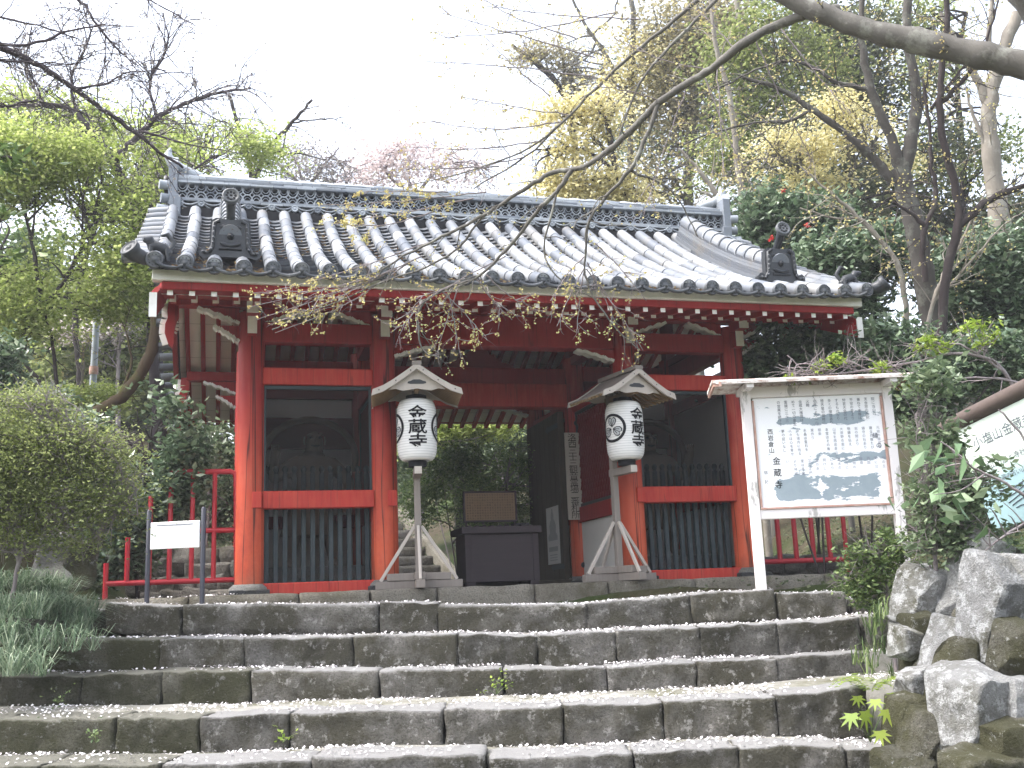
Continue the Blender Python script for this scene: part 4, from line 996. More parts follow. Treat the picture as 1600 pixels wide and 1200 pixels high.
for sg, xx in ((-1, -W / 2 - .25), (1, W / 2 + .2)):
    mb.prism([(-.26, -.05), (-.26, -.01), (0, .055), (.26, -.01), (.26, -.05), (0, .0)], (xx, 0, ztop), (0, 1, 0), (0, 0, 1), .018)
mb.build('gable_trim', 'rust_edge', nb, 0, O)
for sg in (-1, 1):
    mb = MB(); mb.box((sg * W / 2, 0, ztop - .035), (.06, .44, .05)); mb.build('roof_arm', 'flaking_white', nb, .003, O)
# small blank sign on two posts
a = at(233, 815, Y=-.78); b = at(318, 815, Y=-.98); u = nrm([b[0] - a[0], b[1] - a[1], 0]); W = np.linalg.norm((b - a)[:2]); m_ = (a + b) / 2
ss_ = frame_empty('small_sign', (m_[0], m_[1], -.2), u, 'blank white panel between two thin dark posts left of the gate', 'sign')
zp = at(275, 836, Y=-.88)[2] + .2; ph = abs(at(275, 815, Y=-.88)[2] - at(275, 857, Y=-.88)[2])
for sg in (-1, 1):
    mb = MB(); mb.tube([(sg * W / 2, 0, -.2), (sg * W / 2, 0, zp + ph / 2 + .10), (sg * W / 2, 0, zp + ph / 2 + .115)], [.021, .021, .012], 12); mb.build('post', 'post_metal', ss_, 0, O)
mb = MB(); mb.box((0, -.012, zp), (W - .05, .02, ph)); mb.build('panel', 'sign_white', ss_, .004, O)
mb = MB(); mb.box((0, -.0235, zp + ph * .38), (W * .66, .002, .006)); mb.build('line', 'faint_ink', ss_, 0, O)

# big sign on a log frame at the right
TL, BL = at(1496, 674, D=7.3), at(1524, 838, D=7.2); TR_ = at(1602, 622, D=6.8)
u = nrm(TR_ - TL); dn = nrm(BL - TL); Hh = np.linalg.norm(BL - TL); Wd = np.linalg.norm(TR_ - TL) * 2.3; dn = nrm(dn - u * (dn @ u)); nn = nrm(np.cross(u, -dn))
isg = empty('painted_sign', TL, 'pale green painted sign under a brown log rail, half hidden by leaves', 'sign')
fobj = MB(); fobj.box((0, 0, 0), (Wd, .025, Hh), 0)
pan = fobj.build('panel', 'info_face', isg, .004, O)
mx_ = Matrix([[u[0], nn[0] * -1, -dn[0], 0], [u[1], -nn[1], -dn[1], 0], [u[2], -nn[2], -dn[2], 0], [0, 0, 0, 1]])
cc = u * Wd / 2 + dn * Hh / 2
mx_.translation = Vector(cc); pan.matrix_local = mx_
mb = MB()
for (t, xx, yy, sz, n) in (('小塩山金蔵寺', .10, .17, .085, 1), ('案内図', .55, .17, .09, 1), ('西山の道と寺社', .12, .33, .05, 1), ('天台宗の古い山寺', .14, .43, .04, 1), ('岩倉への登り口', .16, .52, .04, 1)):
    V, F = glyphs(t, sz); V = V - V.min(0); mb.add([TL + u * (xx + p[0]) + dn * (yy - p[1]) + nn * .015 for p in V], F)
for k in range(5):
    c = TL + u * (.16 + .02 * k) + dn * (.48 + k * .04) + nn * .0145
    P = [c + u * t * .6 + dn * .02 * math.sin(t * 9 + k) for t in np.linspace(0, 1, 14)]; mb.tube(P, .003, 4)
mb.build('lettering', 'faded_ink', isg)
mb = MB(); A = TL - u * .12 - dn * .06 + nn * .0; mb.tube([A + u * t * (Wd + .3) for t in np.linspace(0, 1, 6)], [.052, .055, .056, .055, .056, .054], 14); mb.build('log_rail', 'log_wood', isg)
for t_, l_ in ((.06, 1.3), (Wd + .1, 1.6)):
    mb = MB(); mb.tube([A + u * t_ - nn * .05, A + u * t_ - nn * .06 - EZ * l_], [.05, .055], 12); mb.build('log_post', 'log_wood', isg)
mb = MB(); mb.bar(TL + dn * (Hh + .02), TL + dn * (Hh + .02) + u * Wd, .03, .03); mb.build('lower_rail', 'dark_iron', isg)

# ---------------------------------------------------------------- things in the passage
yb = .95
xl = at(728, 905, Y=yb)[0]; xr = at(844, 905, Y=yb)[0]; ztb = at(790, 833, Y=yb)[2]
ob = empty('offering_box', ((xl + xr) / 2, yb + .25, -.02), 'plain dark brown offering box standing in the gate passage', 'offering box')
for xx in (xl + .06, xr - .06):
    for yy in (yb + .06, yb + .46):
        mb = MB(); mb.bx(xx - .05, xx + .05, yy - .05, yy + .05, -.03, .05); mb.build('foot', 'box_wood', ob, .003)
mb = MB(); mb.bx(xl + .01, xr - .01, yb + .012, yb + .52, .05, ztb - .005)
for xx in (xl + .035, xr - .035): mb.bx(xx - .035, xx + .035, yb - .004, yb + .012, .05, ztb - .005)
mb.build('box_body', 'box_wood', ob, .004)
mb = MB(); mb.bx(xl - .04, xr + .03, yb - .04, yb + .56, ztb, ztb + .075)
mb.build('lid', 'box_wood', ob, .006)
mb = MB()
for k in range(9): mb.bx(xl + .05 + k * (xr - xl - .14) / 8, xl + .09 + k * (xr - xl - .14) / 8, yb + .06, yb + .46, ztb + .0755, ztb + .095)
mb.build('coin_grille', 'box_wood', ob, .003)
y2 = yb + .50
a = at(723, 768, Y=y2); b = at(808, 817, Y=y2); zb2 = ztb + .075
tp = empty('text_plaque', ((a[0] + b[0]) / 2, y2, zb2), 'framed wooden plaque of fine vertical writing on top of the offering box', 'plaque')
x0, x1, z1 = a[0], b[0], a[2]; z0 = b[2] + .015
mb = MB(); mb.bx(x0 + .02, x1 - .02, y2 - .01, y2 + .01, z0 + .02, z1 - .02); mb.build('board', 'text_wood', tp)
mb = MB(); mb.bx(x0, x1, y2 - .02, y2 + .02, z1 - .022, z1); mb.bx(x0, x1, y2 - .02, y2 + .02, z0, z0 + .022); mb.bx(x0, x0 + .022, y2 - .02, y2 + .02, z0 + .022, z1 - .022); mb.bx(x1 - .022, x1, y2 - .02, y2 + .02, z0 + .022, z1 - .022); mb.build('frame', 'box_wood', tp, .003)
mb = MB()
for xx in (x0 + .03, x1 - .03): mb.bx(xx - .012, xx + .012, y2 - .012, y2 + .012, zb2, z0)
mb.build('support', 'box_wood', tp)
mb = MB(); txt = '開経偈無上甚深微妙法百千万劫難遭遇我今見聞得受持願解如来真実義延命十句観音経観世音南無仏与仏有因与仏有縁仏法僧縁常楽我浄朝念観世音暮念観世音念念従心起念念不離心'
nc = 19; H_ = z1 - z0 - .06
for i in range(nc):
    seg = ''.join(txt[(i * 10 + j) % len(txt)] for j in range(10)); column_text(mb, seg, (x1 - .05 - i * (x1 - x0 - .1) / (nc - 1), y2 - .0112, z1 - .045), (1, 0, 0), (0, 0, 1), .026, H_ / 10, 0)
mb.build('lettering', 'brown_ink', tp)
ty = empty('tray', (xr - .09, yb + .42, zb2 + .02), 'small dark tray at the right end of the offering box lid', 'tray')
mb = MB(); mb.bx(xr - .18, xr - .0, yb + .34, yb + .5, zb2 + .021, zb2 + .035); mb.build('tray_base', 'dark_iron', ty, .002)
mb = MB()
for q in ((xr - .18, xr, yb + .34, yb + .35), (xr - .18, xr, yb + .49, yb + .5), (xr - .18, xr - .17, yb + .35, yb + .49), (xr - .01, xr, yb + .35, yb + .49)): mb.bx(*q, zb2 + .035, zb2 + .06)
mb.build('rim', 'dark_iron', ty)
# long plaque on the inner column, poster on the door
pcx = 3.93; a = at(890, 676, Y=1.53); b = at(903, 812, Y=1.53)
lp = empty('temple_plaque', (a[0], 1.53, a[2]), 'tall narrow weathered board with one column of writing on the inner column', 'plaque')
xa = (a[0] + b[0]) / 2; wv = .092
mb = MB(); mb.bx(xa - wv, xa + wv, 1.525, 1.55, b[2], a[2]); mb.build('board', 'plaque_wood', lp, .004)
mb = MB(); t_ = '洛西三十三観音霊場二番札所'; stp = (a[2] - b[2] - .12) / (len(t_) - 1); column_text(mb, t_, (xa, 1.5235, a[2] - .06), (1, 0, 0), (0, 0, 1), .105, stp, 0, .0, 1.1); mb.build('lettering', 'plaque_ink', lp)
po = empty('poster', (3.735, 2.3, .9), 'white poster of a seated grey statue pinned to the dark open door', 'poster')
p0 = at(853, 795, X=3.735); p1 = at(876, 880, X=3.735)
y0_, y1_ = min(p0[1], p1[1]), max(p0[1], p1[1]); zt_, zb_ = p0[2], p1[2]
mb = MB(); mb.bx(3.734, 3.739, y0_, y1_, zb_, zt_); mb.build('sheet', 'poster_paper', po)
mb = MB(); cy = (y0_ + y1_) / 2; hh = zt_ - zb_; sw = (y1_ - y0_)
pol = [(-.36, -.12), (.36, -.12), (.38, -.05), (.24, .02), (.26, .14), (.17, .22), (.10, .25), (.11, .33), (.06, .38), (.03, .44), (-.03, .44), (-.06, .38), (-.11, .33), (-.10, .25), (-.17, .22), (-.26, .14), (-.24, .02), (-.38, -.05)]
mb.prism([(p * sw, q * hh * 1.0 + .02) for p, q in pol], (3.7325, cy, (zt_ + zb_) / 2), (0, -1, 0), (0, 0, 1), .001); mb.bx(3.7322, 3.7336, cy - sw * .36, cy + sw * .36, zb_ + hh * .22, zb_ + hh * .30)
for k in range(3): mb.bx(3.7322, 3.7336, cy - sw * .3, cy + sw * .3, zb_ + hh * (.06 + k * .045), zb_ + hh * (.075 + k * .045))
mb.build('picture', 'crest_grey', po)
# guardian statues in the side bays
def statue(x, sg, lab):
    root = empty('guardian_statue', (x, 1.0, .262), lab, 'statue', 'guardian statues in the gate bays')
    J = {'pel': (0, 0, .62), 'waist': (0, -.02, .78), 'chest': (.02 * sg, -.05, 1.0), 'neck': (.03 * sg, -.07, 1.17), 'chin': (.04 * sg, -.10, 1.24), 'head': (.04 * sg, -.10, 1.35), 'knot': (.04 * sg, -.08, 1.46),
         'hl': (-.13, 0, .56), 'kl': (-.20, -.04, .30), 'al': (-.20, .02, .05), 'tl': (-.24, -.14, .03), 'hr': (.13, 0, .56), 'kr': (.22, -.07, .31), 'ar': (.24, .0, .05), 'tr': (.28, -.15, .03),
         'sl': (-.22, -.04, 1.08), 'el': (-.40, -.06, .92), 'wl': (-.34 - .04 * sg, -.18, 1.14 if sg > 0 else .72), 'sr': (.25, -.04, 1.08), 'er': (.42, -.04, .90), 'wr': (.40 - .04 * sg, -.18, .70 if sg > 0 else 1.14)}
    E = [('pel', 'waist'), ('waist', 'chest'), ('chest', 'neck'), ('neck', 'chin'), ('chin', 'head'), ('head', 'knot'), ('pel', 'hl'), ('hl', 'kl'), ('kl', 'al'), ('al', 'tl'), ('pel', 'hr'), ('hr', 'kr'), ('kr', 'ar'), ('ar', 'tr'), ('chest', 'sl'), ('sl', 'el'), ('el', 'wl'), ('chest', 'sr'), ('sr', 'er'), ('er', 'wr')]
    rad = dict(pel=.17, waist=.15, chest=.19, neck=.08, chin=.085, head=.115, knot=.04, hl=.13, kl=.095, al=.055, tl=.05, hr=.13, kr=.095, ar=.055, tr=.05, sl=.10, el=.07, wl=.05, sr=.10, er=.07, wr=.05)
    for s_, w in ((-1, 'wl'), (1, 'wr')):               # five fingers on each hand
        b = np.array(J[w]); up = 1 if b[2] > 1 else -1
        pm = b + np.array([0, -.02, .06 * up]); J[w + 'p'] = tuple(pm); rad[w + 'p'] = .042; E.append((w, w + 'p'))
        for i in range(4):
            q = pm + np.array([(i - 1.5) * .024, -.012, .05 * up]); q2 = q + np.array([0, -.025, .035 * up]); J[w + 'f%d' % i] = tuple(q); J[w + 'g%d' % i] = tuple(q2); rad[w + 'f%d' % i] = .012; rad[w + 'g%d' % i] = .010; E += [(w + 'p', w + 'f%d' % i), (w + 'f%d' % i, w + 'g%d' % i)]
        q = pm + np.array([-s_ * .055, -.02, .015 * up]); J[w + 't'] = tuple(q); rad[w + 't'] = .013; E.append((w + 'p', w + 't'))
    names = list(J); me = bpy.data.meshes.new('statue_body'); me.from_pydata([J[k] for k in names], [(names.index(a), names.index(b)) for a, b in E], []); me.materials.append(MT['statue_wood'])
    o = bpy.data.objects.new('statue_body', me); link(o, root); o.modifiers.new('skin', 'SKIN'); sv = me.skin_vertices[0].data
    for i, k in enumerate(names): sv[i].radius = (rad[k], rad[k]); sv[i].use_root = k == 'pel'
    ss2 = o.modifiers.new('sub', 'SUBSURF'); ss2.levels = 1; ss2.render_levels = 1; o.modifiers['skin'].use_smooth_shade = True
    hx = .04 * sg; mb = MB()                           # face: brow, eyes, nose, mouth, ears
    mb.tube([(hx, -.20, 1.37), (hx, -.235, 1.33), (hx, -.215, 1.315)], [.012, .022, .012], 7)
    for e in (-1, 1):
        mb.tube([(hx + e * .02, -.212, 1.385), (hx + e * .055, -.208, 1.40), (hx + e * .085, -.18, 1.39)], [.012, .014, .008], 6); mb.lathe((hx + e * .045, -.205, 1.365), [(.017, -.01), (.014, .006), (0, .010)], 8, 1, (0, -1, 0))
        mb.tube([(hx + e * .105, -.10, 1.39), (hx + e * .112, -.10, 1.34), (hx + e * .106, -.11, 1.30)], [.008, .012, .008], 6)
    mb.tube([(hx - .045, -.195, 1.28), (hx, -.212, 1.27), (hx + .045, -.195, 1.28)], [.008, .013, .008], 6, 1); mb.build('face', ['statue_wood', 'dark_iron'], root, 0, O)
    mb = MB()                                          # skirt and a floating scarf in a hoop behind the head
    n = 28; prof = [(.19, .74), (.22, .62), (.26, .46), (.31, .33)]
    V = [(r * (1 + .07 * math.sin(7 * t + z * 9)) * math.cos(t), r * .8 * math.sin(t) - .01, z) for r, z in prof for t in np.linspace(0, 2 * math.pi, n, False)]
    mb.add(V, [(i * n + j, i * n + (j + 1) % n, (i + 1) * n + (j + 1) % n, (i + 1) * n + j) for i in range(3) for j in range(n)], 0, True); mb.build('skirt', 'statue_wood', root, 0, O)
    mb = MB(); P = [(.50 * math.cos(t), .10 - .05 * math.sin(t), 1.18 + .42 * math.sin(t)) for t in np.linspace(-.35, math.pi + .35, 18)]
    mb.tube(P, [.02] + [.038] * 16 + [.02], 8); mb.build('scarf', 'statue_wood', root, 0, O)
statue(.65, 1, 'wooden guardian statue with one hand raised, behind the netting of the left bay')
statue(4.58, -1, 'wooden guardian statue behind the netting of the right bay, next to the notice board')

# ---------------------------------------------------------------- railings
def rail(pts, r, mb): mb.tube(pts, r, 10)
rf_ = empty('red_railing', at(270, 925, Y=.35) * np.array([1, 1, 0]), 'red tube railing with a tall end section, left of the gate', 'railing')
Yf = .35; g = lambda x, y: at(x, y, Y=Yf)
mb = MB(); A = g(268, 737); B = g(360, 737); Cn = g(369, 747); Dn = g(370, 922)
mb.tube([A, B, B + (Cn - B) * np.array([.75, 1, .25]), Cn, Dn], .028, 10); mb.build('rail', 'rail_paint', rf_)
zl = lambda y: g(330, y)[2]
for (x0, x1, y) in ((236, 368, 827), (165, 368, 905)):
    mb = MB(); a = g(x0, y); b = g(x1, y); b[2] = a[2] = zl(y + 2); mb.tube([a, b], .027, 10); mb.build('rail', 'rail_paint', rf_)
for x, yt in ((268, 737), (302, 740), (336, 740)):
    mb = MB(); a = g(x, yt); b = a.copy(); b[2] = zl(905); mb.tube([a, b], .024, 10); mb.build('baluster', 'rail_paint', rf_)
for x, yt, ybm in ((236, 775, 905), (200, 840, 905), (166, 880, 935)):
    mb = MB(); a = g(x, yt); b = a.copy(); b[2] = zl(ybm); mb.tube([a, b], .024, 10); mb.build('baluster', 'rail_paint', rf_)
rr_ = empty('red_railing', at(1270, 890, Y=.3) * np.array([1, 1, 0]), 'red tube railing seen below the notice board, right of the gate', 'railing')
g2 = lambda x, y: at(x, y, Y=.3)
for y in (877, 735):
    mb = MB(); a = g2(1190, y + 4); b = g2(1322, y - 6); b[2] = a[2] = (a[2] + b[2]) / 2; mb.tube([a, b], .03, 10); mb.build('rail', 'rail_paint', rr_)
zlo = g2(1256, 876)[2]; zhi = g2(1256, 735)[2]
for x in (1217, 1243, 1270, 1296):
    mb = MB(); a = g2(x, 850); mb.tube([(a[0], .3, zlo), (a[0], .3, zhi)], .028, 10); mb.build('baluster', 'rail_paint', rr_)
mb = MB(); a = g2(1321, 850); mb.tube([(a[0], .3, -.1), (a[0], .3, zhi + .02)], .026, 10); mb.build('end_post', 'rail_paint', rr_)

# ---------------------------------------------------------------- rocks
wallr = empty('rock_wall', at(1480, 1050, D=5.9), 'rough wall of big pale and mossy rocks beside the right end of the steps', 'rock wall')
rocks = [  # left, top, right, bottom in photo pixels, lean in degrees, depth, mossy
 (1415, 897, 1490, 984, -10, 6.6, 0), (1466, 904, 1518, 978, 0, 6.75, 1), (1500, 846, 1556, 980, -24, 6.45, 0), (1530, 862, 1625, 935, -28, 6.6, 1), (1526, 884, 1596, 1066, -14, 5.75, 0),
 (1395, 984, 1428, 1034, -8, 6.25, 0), (1424, 968, 1474, 1054, 4, 6.3, 1), (1464, 976, 1516, 1064, -14, 5.95, 0), (1472, 1006, 1520, 1142, -15, 5.7, 1), (1494, 1064, 1578, 1196, -6, 5.2, 0),
 (1566, 980, 1640, 1070, -6, 5.4, 1), (1566, 1070, 1640, 1142, -10, 5.2, 0), (1555, 1138, 1650, 1230, 0, 5.0, 1), (1407, 1050, 1468, 1112, 14, 5.9, 0), (1398, 1098, 1446, 1190, 0, 5.75, 1),
 (1430, 1124, 1498, 1215, -12, 5.35, 1), (1600, 880, 1660, 990, 0, 5.7, 0), (1490, 1190, 1600, 1290, 0, 4.9, 1), (1390, 1190, 1480, 1290, 0, 5.3, 1), (1504, 966, 1540, 1070, -12, 6.1, 1), (1436, 1040, 1480, 1130, -10, 6.0, 1)]
for k, (xa_, ya_, xb_, yb_, lean, D, mo) in enumerate(rocks):
    cx, cy, w, h = (xa_ + xb_) / 2 + 10, (ya_ + yb_) / 2, xb_ - xa_, yb_ - ya_
    c = at(cx, cy, D=D); th = R(lean); u = RT * math.cos(th) + UP * math.sin(th); v = -RT * math.sin(th) + UP * math.cos(th)
    u = nrm(u + _fw * .35); v = nrm(v - u * (v @ u)); dep = min(px(w, D) * 1.5, px(h, D))
    f = nrm(np.cross(u, v)); V, F = block(c - f * dep * .35, u, -f, v, (px(w, D) * 1.14, max(dep, .25), px(h, D) * 1.10), 200 + k, 26, .22, .022, 5.5)
    # a broad flat face towards the steps, then a few chipped corners
    V = np.array(V); rr = np.random.default_rng(k + 5)
    for q in range(8):
        n = nrm(-f * 1.0 + rr.normal(size=3) * .16) if q == 0 else nrm(-_fw + rr.normal(size=3) * .9)
        dd = (V - c) @ n; lim = np.quantile(dd, .70 if q == 0 else rr.uniform(.90, .98)); V = V - np.clip(dd - lim, 0, None)[:, None] * n * .92
    mb = MB(); mb.add(V, F, 0, False); mb.build('wall_rock', 'wall_rock_mossy' if mo else 'wall_rock', wallr)
def boulder(cx, cy, w, h, D, mat, lab, group=None):
    c = at(cx, cy, D=D); V, F = block(c, E1, E2, EZ, (px(w, D), px(w, D) * .8, px(h, D)), cx, 14, .55, .07, 2.5)
    mb = MB(); mb.add(V, F, 0, False); o = mb.build('boulder', mat, None, 0, c); tag(o, lab, 'boulder', group); return o
boulder(95, 876, 66, 90, 9.3, 'base_rock', 'pale grey boulder behind the grass at the left, under the bush'); boulder(128, 882, 36, 80, 9.2, 'wall_rock_mossy', 'mossy yellow green boulder leaning beside the pale one at the left')
rw = empty('stone_bank', at(320, 890, D=12.2), 'low bank of dark fitted stones behind the red railing at the left', 'stone wall')
for k in range(20):
    cx = 225 + (k % 5) * 36 + random.uniform(-6, 6) + (k // 5 % 2) * 16; cy = 868 + (k // 5) * 24 + random.uniform(-4, 4); D = 11.8 - (k // 5) * .1
    V, F = block(at(cx, cy, D=D), E1, E2, EZ, (px(44, D), .35, px(30, D)), 300 + k, 8, .5, .05, 3.5); mb = MB(); mb.add(V, F, 0, False); mb.build('bank_stone', 'platform_stone', rw)
rw2 = empty('stone_bank', at(1300, 885, D=12.2), 'low bank of dark stones behind the red railing under the notice board', 'stone wall')
for k in range(16):
    cx = 1205 + (k % 8) * 32 + (k // 8) * 14; cy = 884 + (k // 8) * 20 - (k % 8) * 1.5; D = 13.0
    V, F = block(at(cx, cy, D=D), E1, E2, EZ, (px(38, D), .35, px(26, D)), 340 + k, 8, .5, .05, 3.5); mb = MB(); mb.add(V, F, 0, False); mb.build('bank_stone', 'platform_stone', rw2)
# stair behind the gate
rs = empty('rear_stairway', (2.5, 6.5, 0), 'grey stone steps climbing the slope seen through the gate passage', 'steps')
xa0 = at(628, 900, Y=5.6)[0]; xb0 = at(716, 900, Y=5.6)[0]
for k in range(9):
    y = 5.6 + k * .36; z = .02 + k * .165; xa = xa0 - .5 - .05 * k; xb = xb0 - .06 * k
    V, F = block(((xa + xb) / 2, y + .25, z), (1, 0, 0), (0, 1, 0), (0, 0, 1), (xb - xa, .5, .17), 400 + k, 22, .1, .012, 4); mb = MB(); mb.add(V, F, 0, True); mb.build('step', 'platform_stone', rs)
mb = MB(); mb.bar((xb0 + .06, 5.55, .05), (xb0 - .40, 8.8, 1.55), .16, .18); mb.build('kerb', 'edge_stone', rs, .01)
# plank fence and lamp pole at the left, far off
pf = empty('plank_fence', at(300, 830, D=13), 'weathered grey plank fence behind the red railing', 'fence')
mb = MB()
for k in range(12):
    a = at(262 + k * 6, 840, D=13); t_ = at(262 + k * 6, 752 if k > 7 else 778, D=13); mb.box(((a + t_) / 2)[:], (.045, .02, abs(t_[2] - a[2])), 0, E1)
mb.build('planks', 'grey_wood', pf)
mb = MB()
for y in (785, 812): mb.bar(at(256, y, D=12.95), at(330, y - 3, D=12.95), .03, .045)
mb.build('cross_rail', 'grey_wood', pf)
mb = MB(); mb.bar(at(326, 845, D=12.9), at(326, 745, D=12.9), .09, .09); mb.build('post', 'grey_wood', pf)
pol = empty('lamp_pole', at(142, 640, D=15.5), 'thin pale grey metal pole rising among the trees at the left', 'pole')
P0 = at(140, 660, D=15.5); P1 = at(160, 447, D=15.5); P1[:2] = P0[:2] + (P1[:2] - P0[:2]) * .45; P0[2] -= 1.2
mb = MB(); mb.tube([P0, (P0 + P1) / 2, P1], [.055, .05, .046], 12); mb.build('shaft', 'grey_metal', pol)
mb = MB(); mb.lathe(P1, [(.058, -.02), (.062, .06), (.03, .09), (0, .095)], 12); mb.build('cap', 'sign_white', pol)
mb = MB(); q = P0 + (P1 - P0) * .62; mb.lathe(q, [(.060, -.06), (.064, -.05), (.064, .05), (.06, .06)], 12, 0, nrm(P1 - P0)); mb.build('collar', 'rust_edge', pol)
print('things built')

# leaf litter caught between the roof tiles
Cl = []; rl = np.random.default_rng(21)
for _ in range(5200):
    x = rl.uniform(-.7, 5.9); t_ = rl.random() ** 1.5 * .95
    if mnoise.noise(Vector((x * .9, t_ * 3, 9))) < .05 - .35 * math.exp(-((x - 1.6) / 1.6) ** 2): continue
    p = ptile(x, t_, .3); ok, loc, nm, _i, ob_, _m = SC.ray_cast(_dg, Vector(p), Vector((0, 0, -1)), distance=.6)
    k_ = (x - XR[0]) / SPC
    if ok and abs(k_ - round(k_)) > .26: Cl.append(np.array(loc) + EZ * .008)
def _lq(C, L):
    n = len(C); an = rl.uniform(0, 6.28, n); u = np.stack([np.cos(an), np.sin(an), rl.uniform(-.3, .5, n)], 1) * L; v = np.stack([-np.sin(an), np.cos(an), rl.uniform(-.3, .5, n)], 1) * L * .6
    return np.stack([C - u, C + v, C + u, C - v], 1)
mb = MB(); print('litter', len(Cl)); mb.quads(_lq(np.array(Cl), .02)); o = mb.build('fallen_leaves', 'litter'); tag(o, kind='stuff')

# ---------------------------------------------------------------- plants
def leafquads(C, L, ratio=.5, up=.5, rg=None, droop=0.0):
    rg = rg or rng; n = len(C); L = np.broadcast_to(np.asarray(L, float), (n,)) * rg.uniform(.7, 1.3, n)
    N = rg.normal(size=(n, 3)); N /= np.linalg.norm(N, axis=1)[:, None]; N[:, 2] = np.abs(N[:, 2]) + up; N /= np.linalg.norm(N, axis=1)[:, None]
    T = rg.normal(size=(n, 3)); T[:, 2] -= droop; T -= N * (T * N).sum(1)[:, None]; T /= np.linalg.norm(T, axis=1)[:, None]
    S = np.cross(N, T); h = (L / 2)[:, None]; w = (L * ratio / 2)[:, None]
    return np.stack([C - T * h, C + S * w - T * h * .15 - N * w * .25, C + T * h, C - S * w - T * h * .15 - N * w * .25], 1)
def crownpts(blobs, nclump, nleaf, cr, rg, gap=.0, flat=.55, freq=.9):
    vol = np.array([b[1][0] * b[1][1] * b[1][2] for b in blobs]) ** .7; vol /= vol.sum(); out = []
    k = 0; tries = 0
    while k < nclump and tries < nclump * 8:
        tries += 1
        c, r = blobs[rg.choice(len(blobs), p=vol)]
        d = rg.normal(size=3); d /= np.linalg.norm(d); p = np.asarray(c) + d * np.asarray(r) * rg.uniform(0, 1) ** .42
        if gap and mnoise.noise(Vector(p * freq)) < gap - .45: continue
        s = cr * rg.uniform(.6, 1.4); q = rg.normal(size=(nleaf, 3)) * s * np.array([1, 1, flat]); out.append(p + q); k += 1
    return np.concatenate(out)
def smooth_line(P, sub=5, jit=0.0, rg=None):
    P = np.asarray(P, float); Q = np.vstack([2 * P[0] - P[1], P, 2 * P[-1] - P[-2]]); out = []
    for i in range(1, len(Q) - 2):
        for t in np.linspace(0, 1, sub, endpoint=False):
            a, b, c, d = Q[i - 1], Q[i], Q[i + 1], Q[i + 2]
            out.append(.5 * ((2 * b) + (c - a) * t + (2 * a - 5 * b + 4 * c - d) * t * t + (3 * b - a - 3 * c + d) * t ** 3))
    out.append(P[-1]); out = np.array(out)
    if jit and rg is not None: out[1:-1] += rg.normal(size=(len(out) - 2, 3)) * jit
    return out
def twig(mb, p, d, L, r, rg, n=5, bend=.35, droop=-.05, side=4, m=0):
    P = [np.array(p, float)]; d = nrm(d)
    for i in range(n - 1):
        d = nrm(d + rg.normal(size=3) * bend * .5 + np.array([0, 0, droop])); P.append(P[-1] + d * L / (n - 1))
    mb.tube(P, np.linspace(r, r * .35, n), side, m, cap=False); return np.array(P)
def branch_sys(mb, line, r, rg, n1, L1, n2=3, start=.15, droop=-.03, fwd=.8, tips=None, m=0, levels=2, rt=None):
    """side twigs along a limb, with finer twigs on them; returns points along the finest ones"""
    pts = [] if tips is None else tips; K = len(line)
    for _ in range(n1):
        f = rg.uniform(start, .99); i = min(K - 2, int(f * (K - 1))); tng = nrm(line[i + 1] - line[i]); rr = r[i] if hasattr(r, '__len__') else r
        d = nrm(tng * fwd + rg.normal(size=3) * .75); L = L1 * rg.uniform(.45, 1.2)
        q = twig(mb, line[i], d, L, min(rr * .6, (rt or .012)), rg, 6, .35, droop, 4, m)
        if levels < 2: pts.extend(q[2:]); continue
        for _ in range(n2):
            j = rg.integers(1, 5); d2 = nrm((q[j + (1 if j < 5 else 0)] - q[j - 1]) + rg.normal(size=3) * .55 * L / 5 * 2.2)
            s = twig(mb, q[j], d2, L * rg.uniform(.3, .65), (rt or .012) * .5, rg, 5, .4, droop, 3, m); pts.extend(s[1:])
        pts.extend(q[3:])
    return pts
SEED = [100]
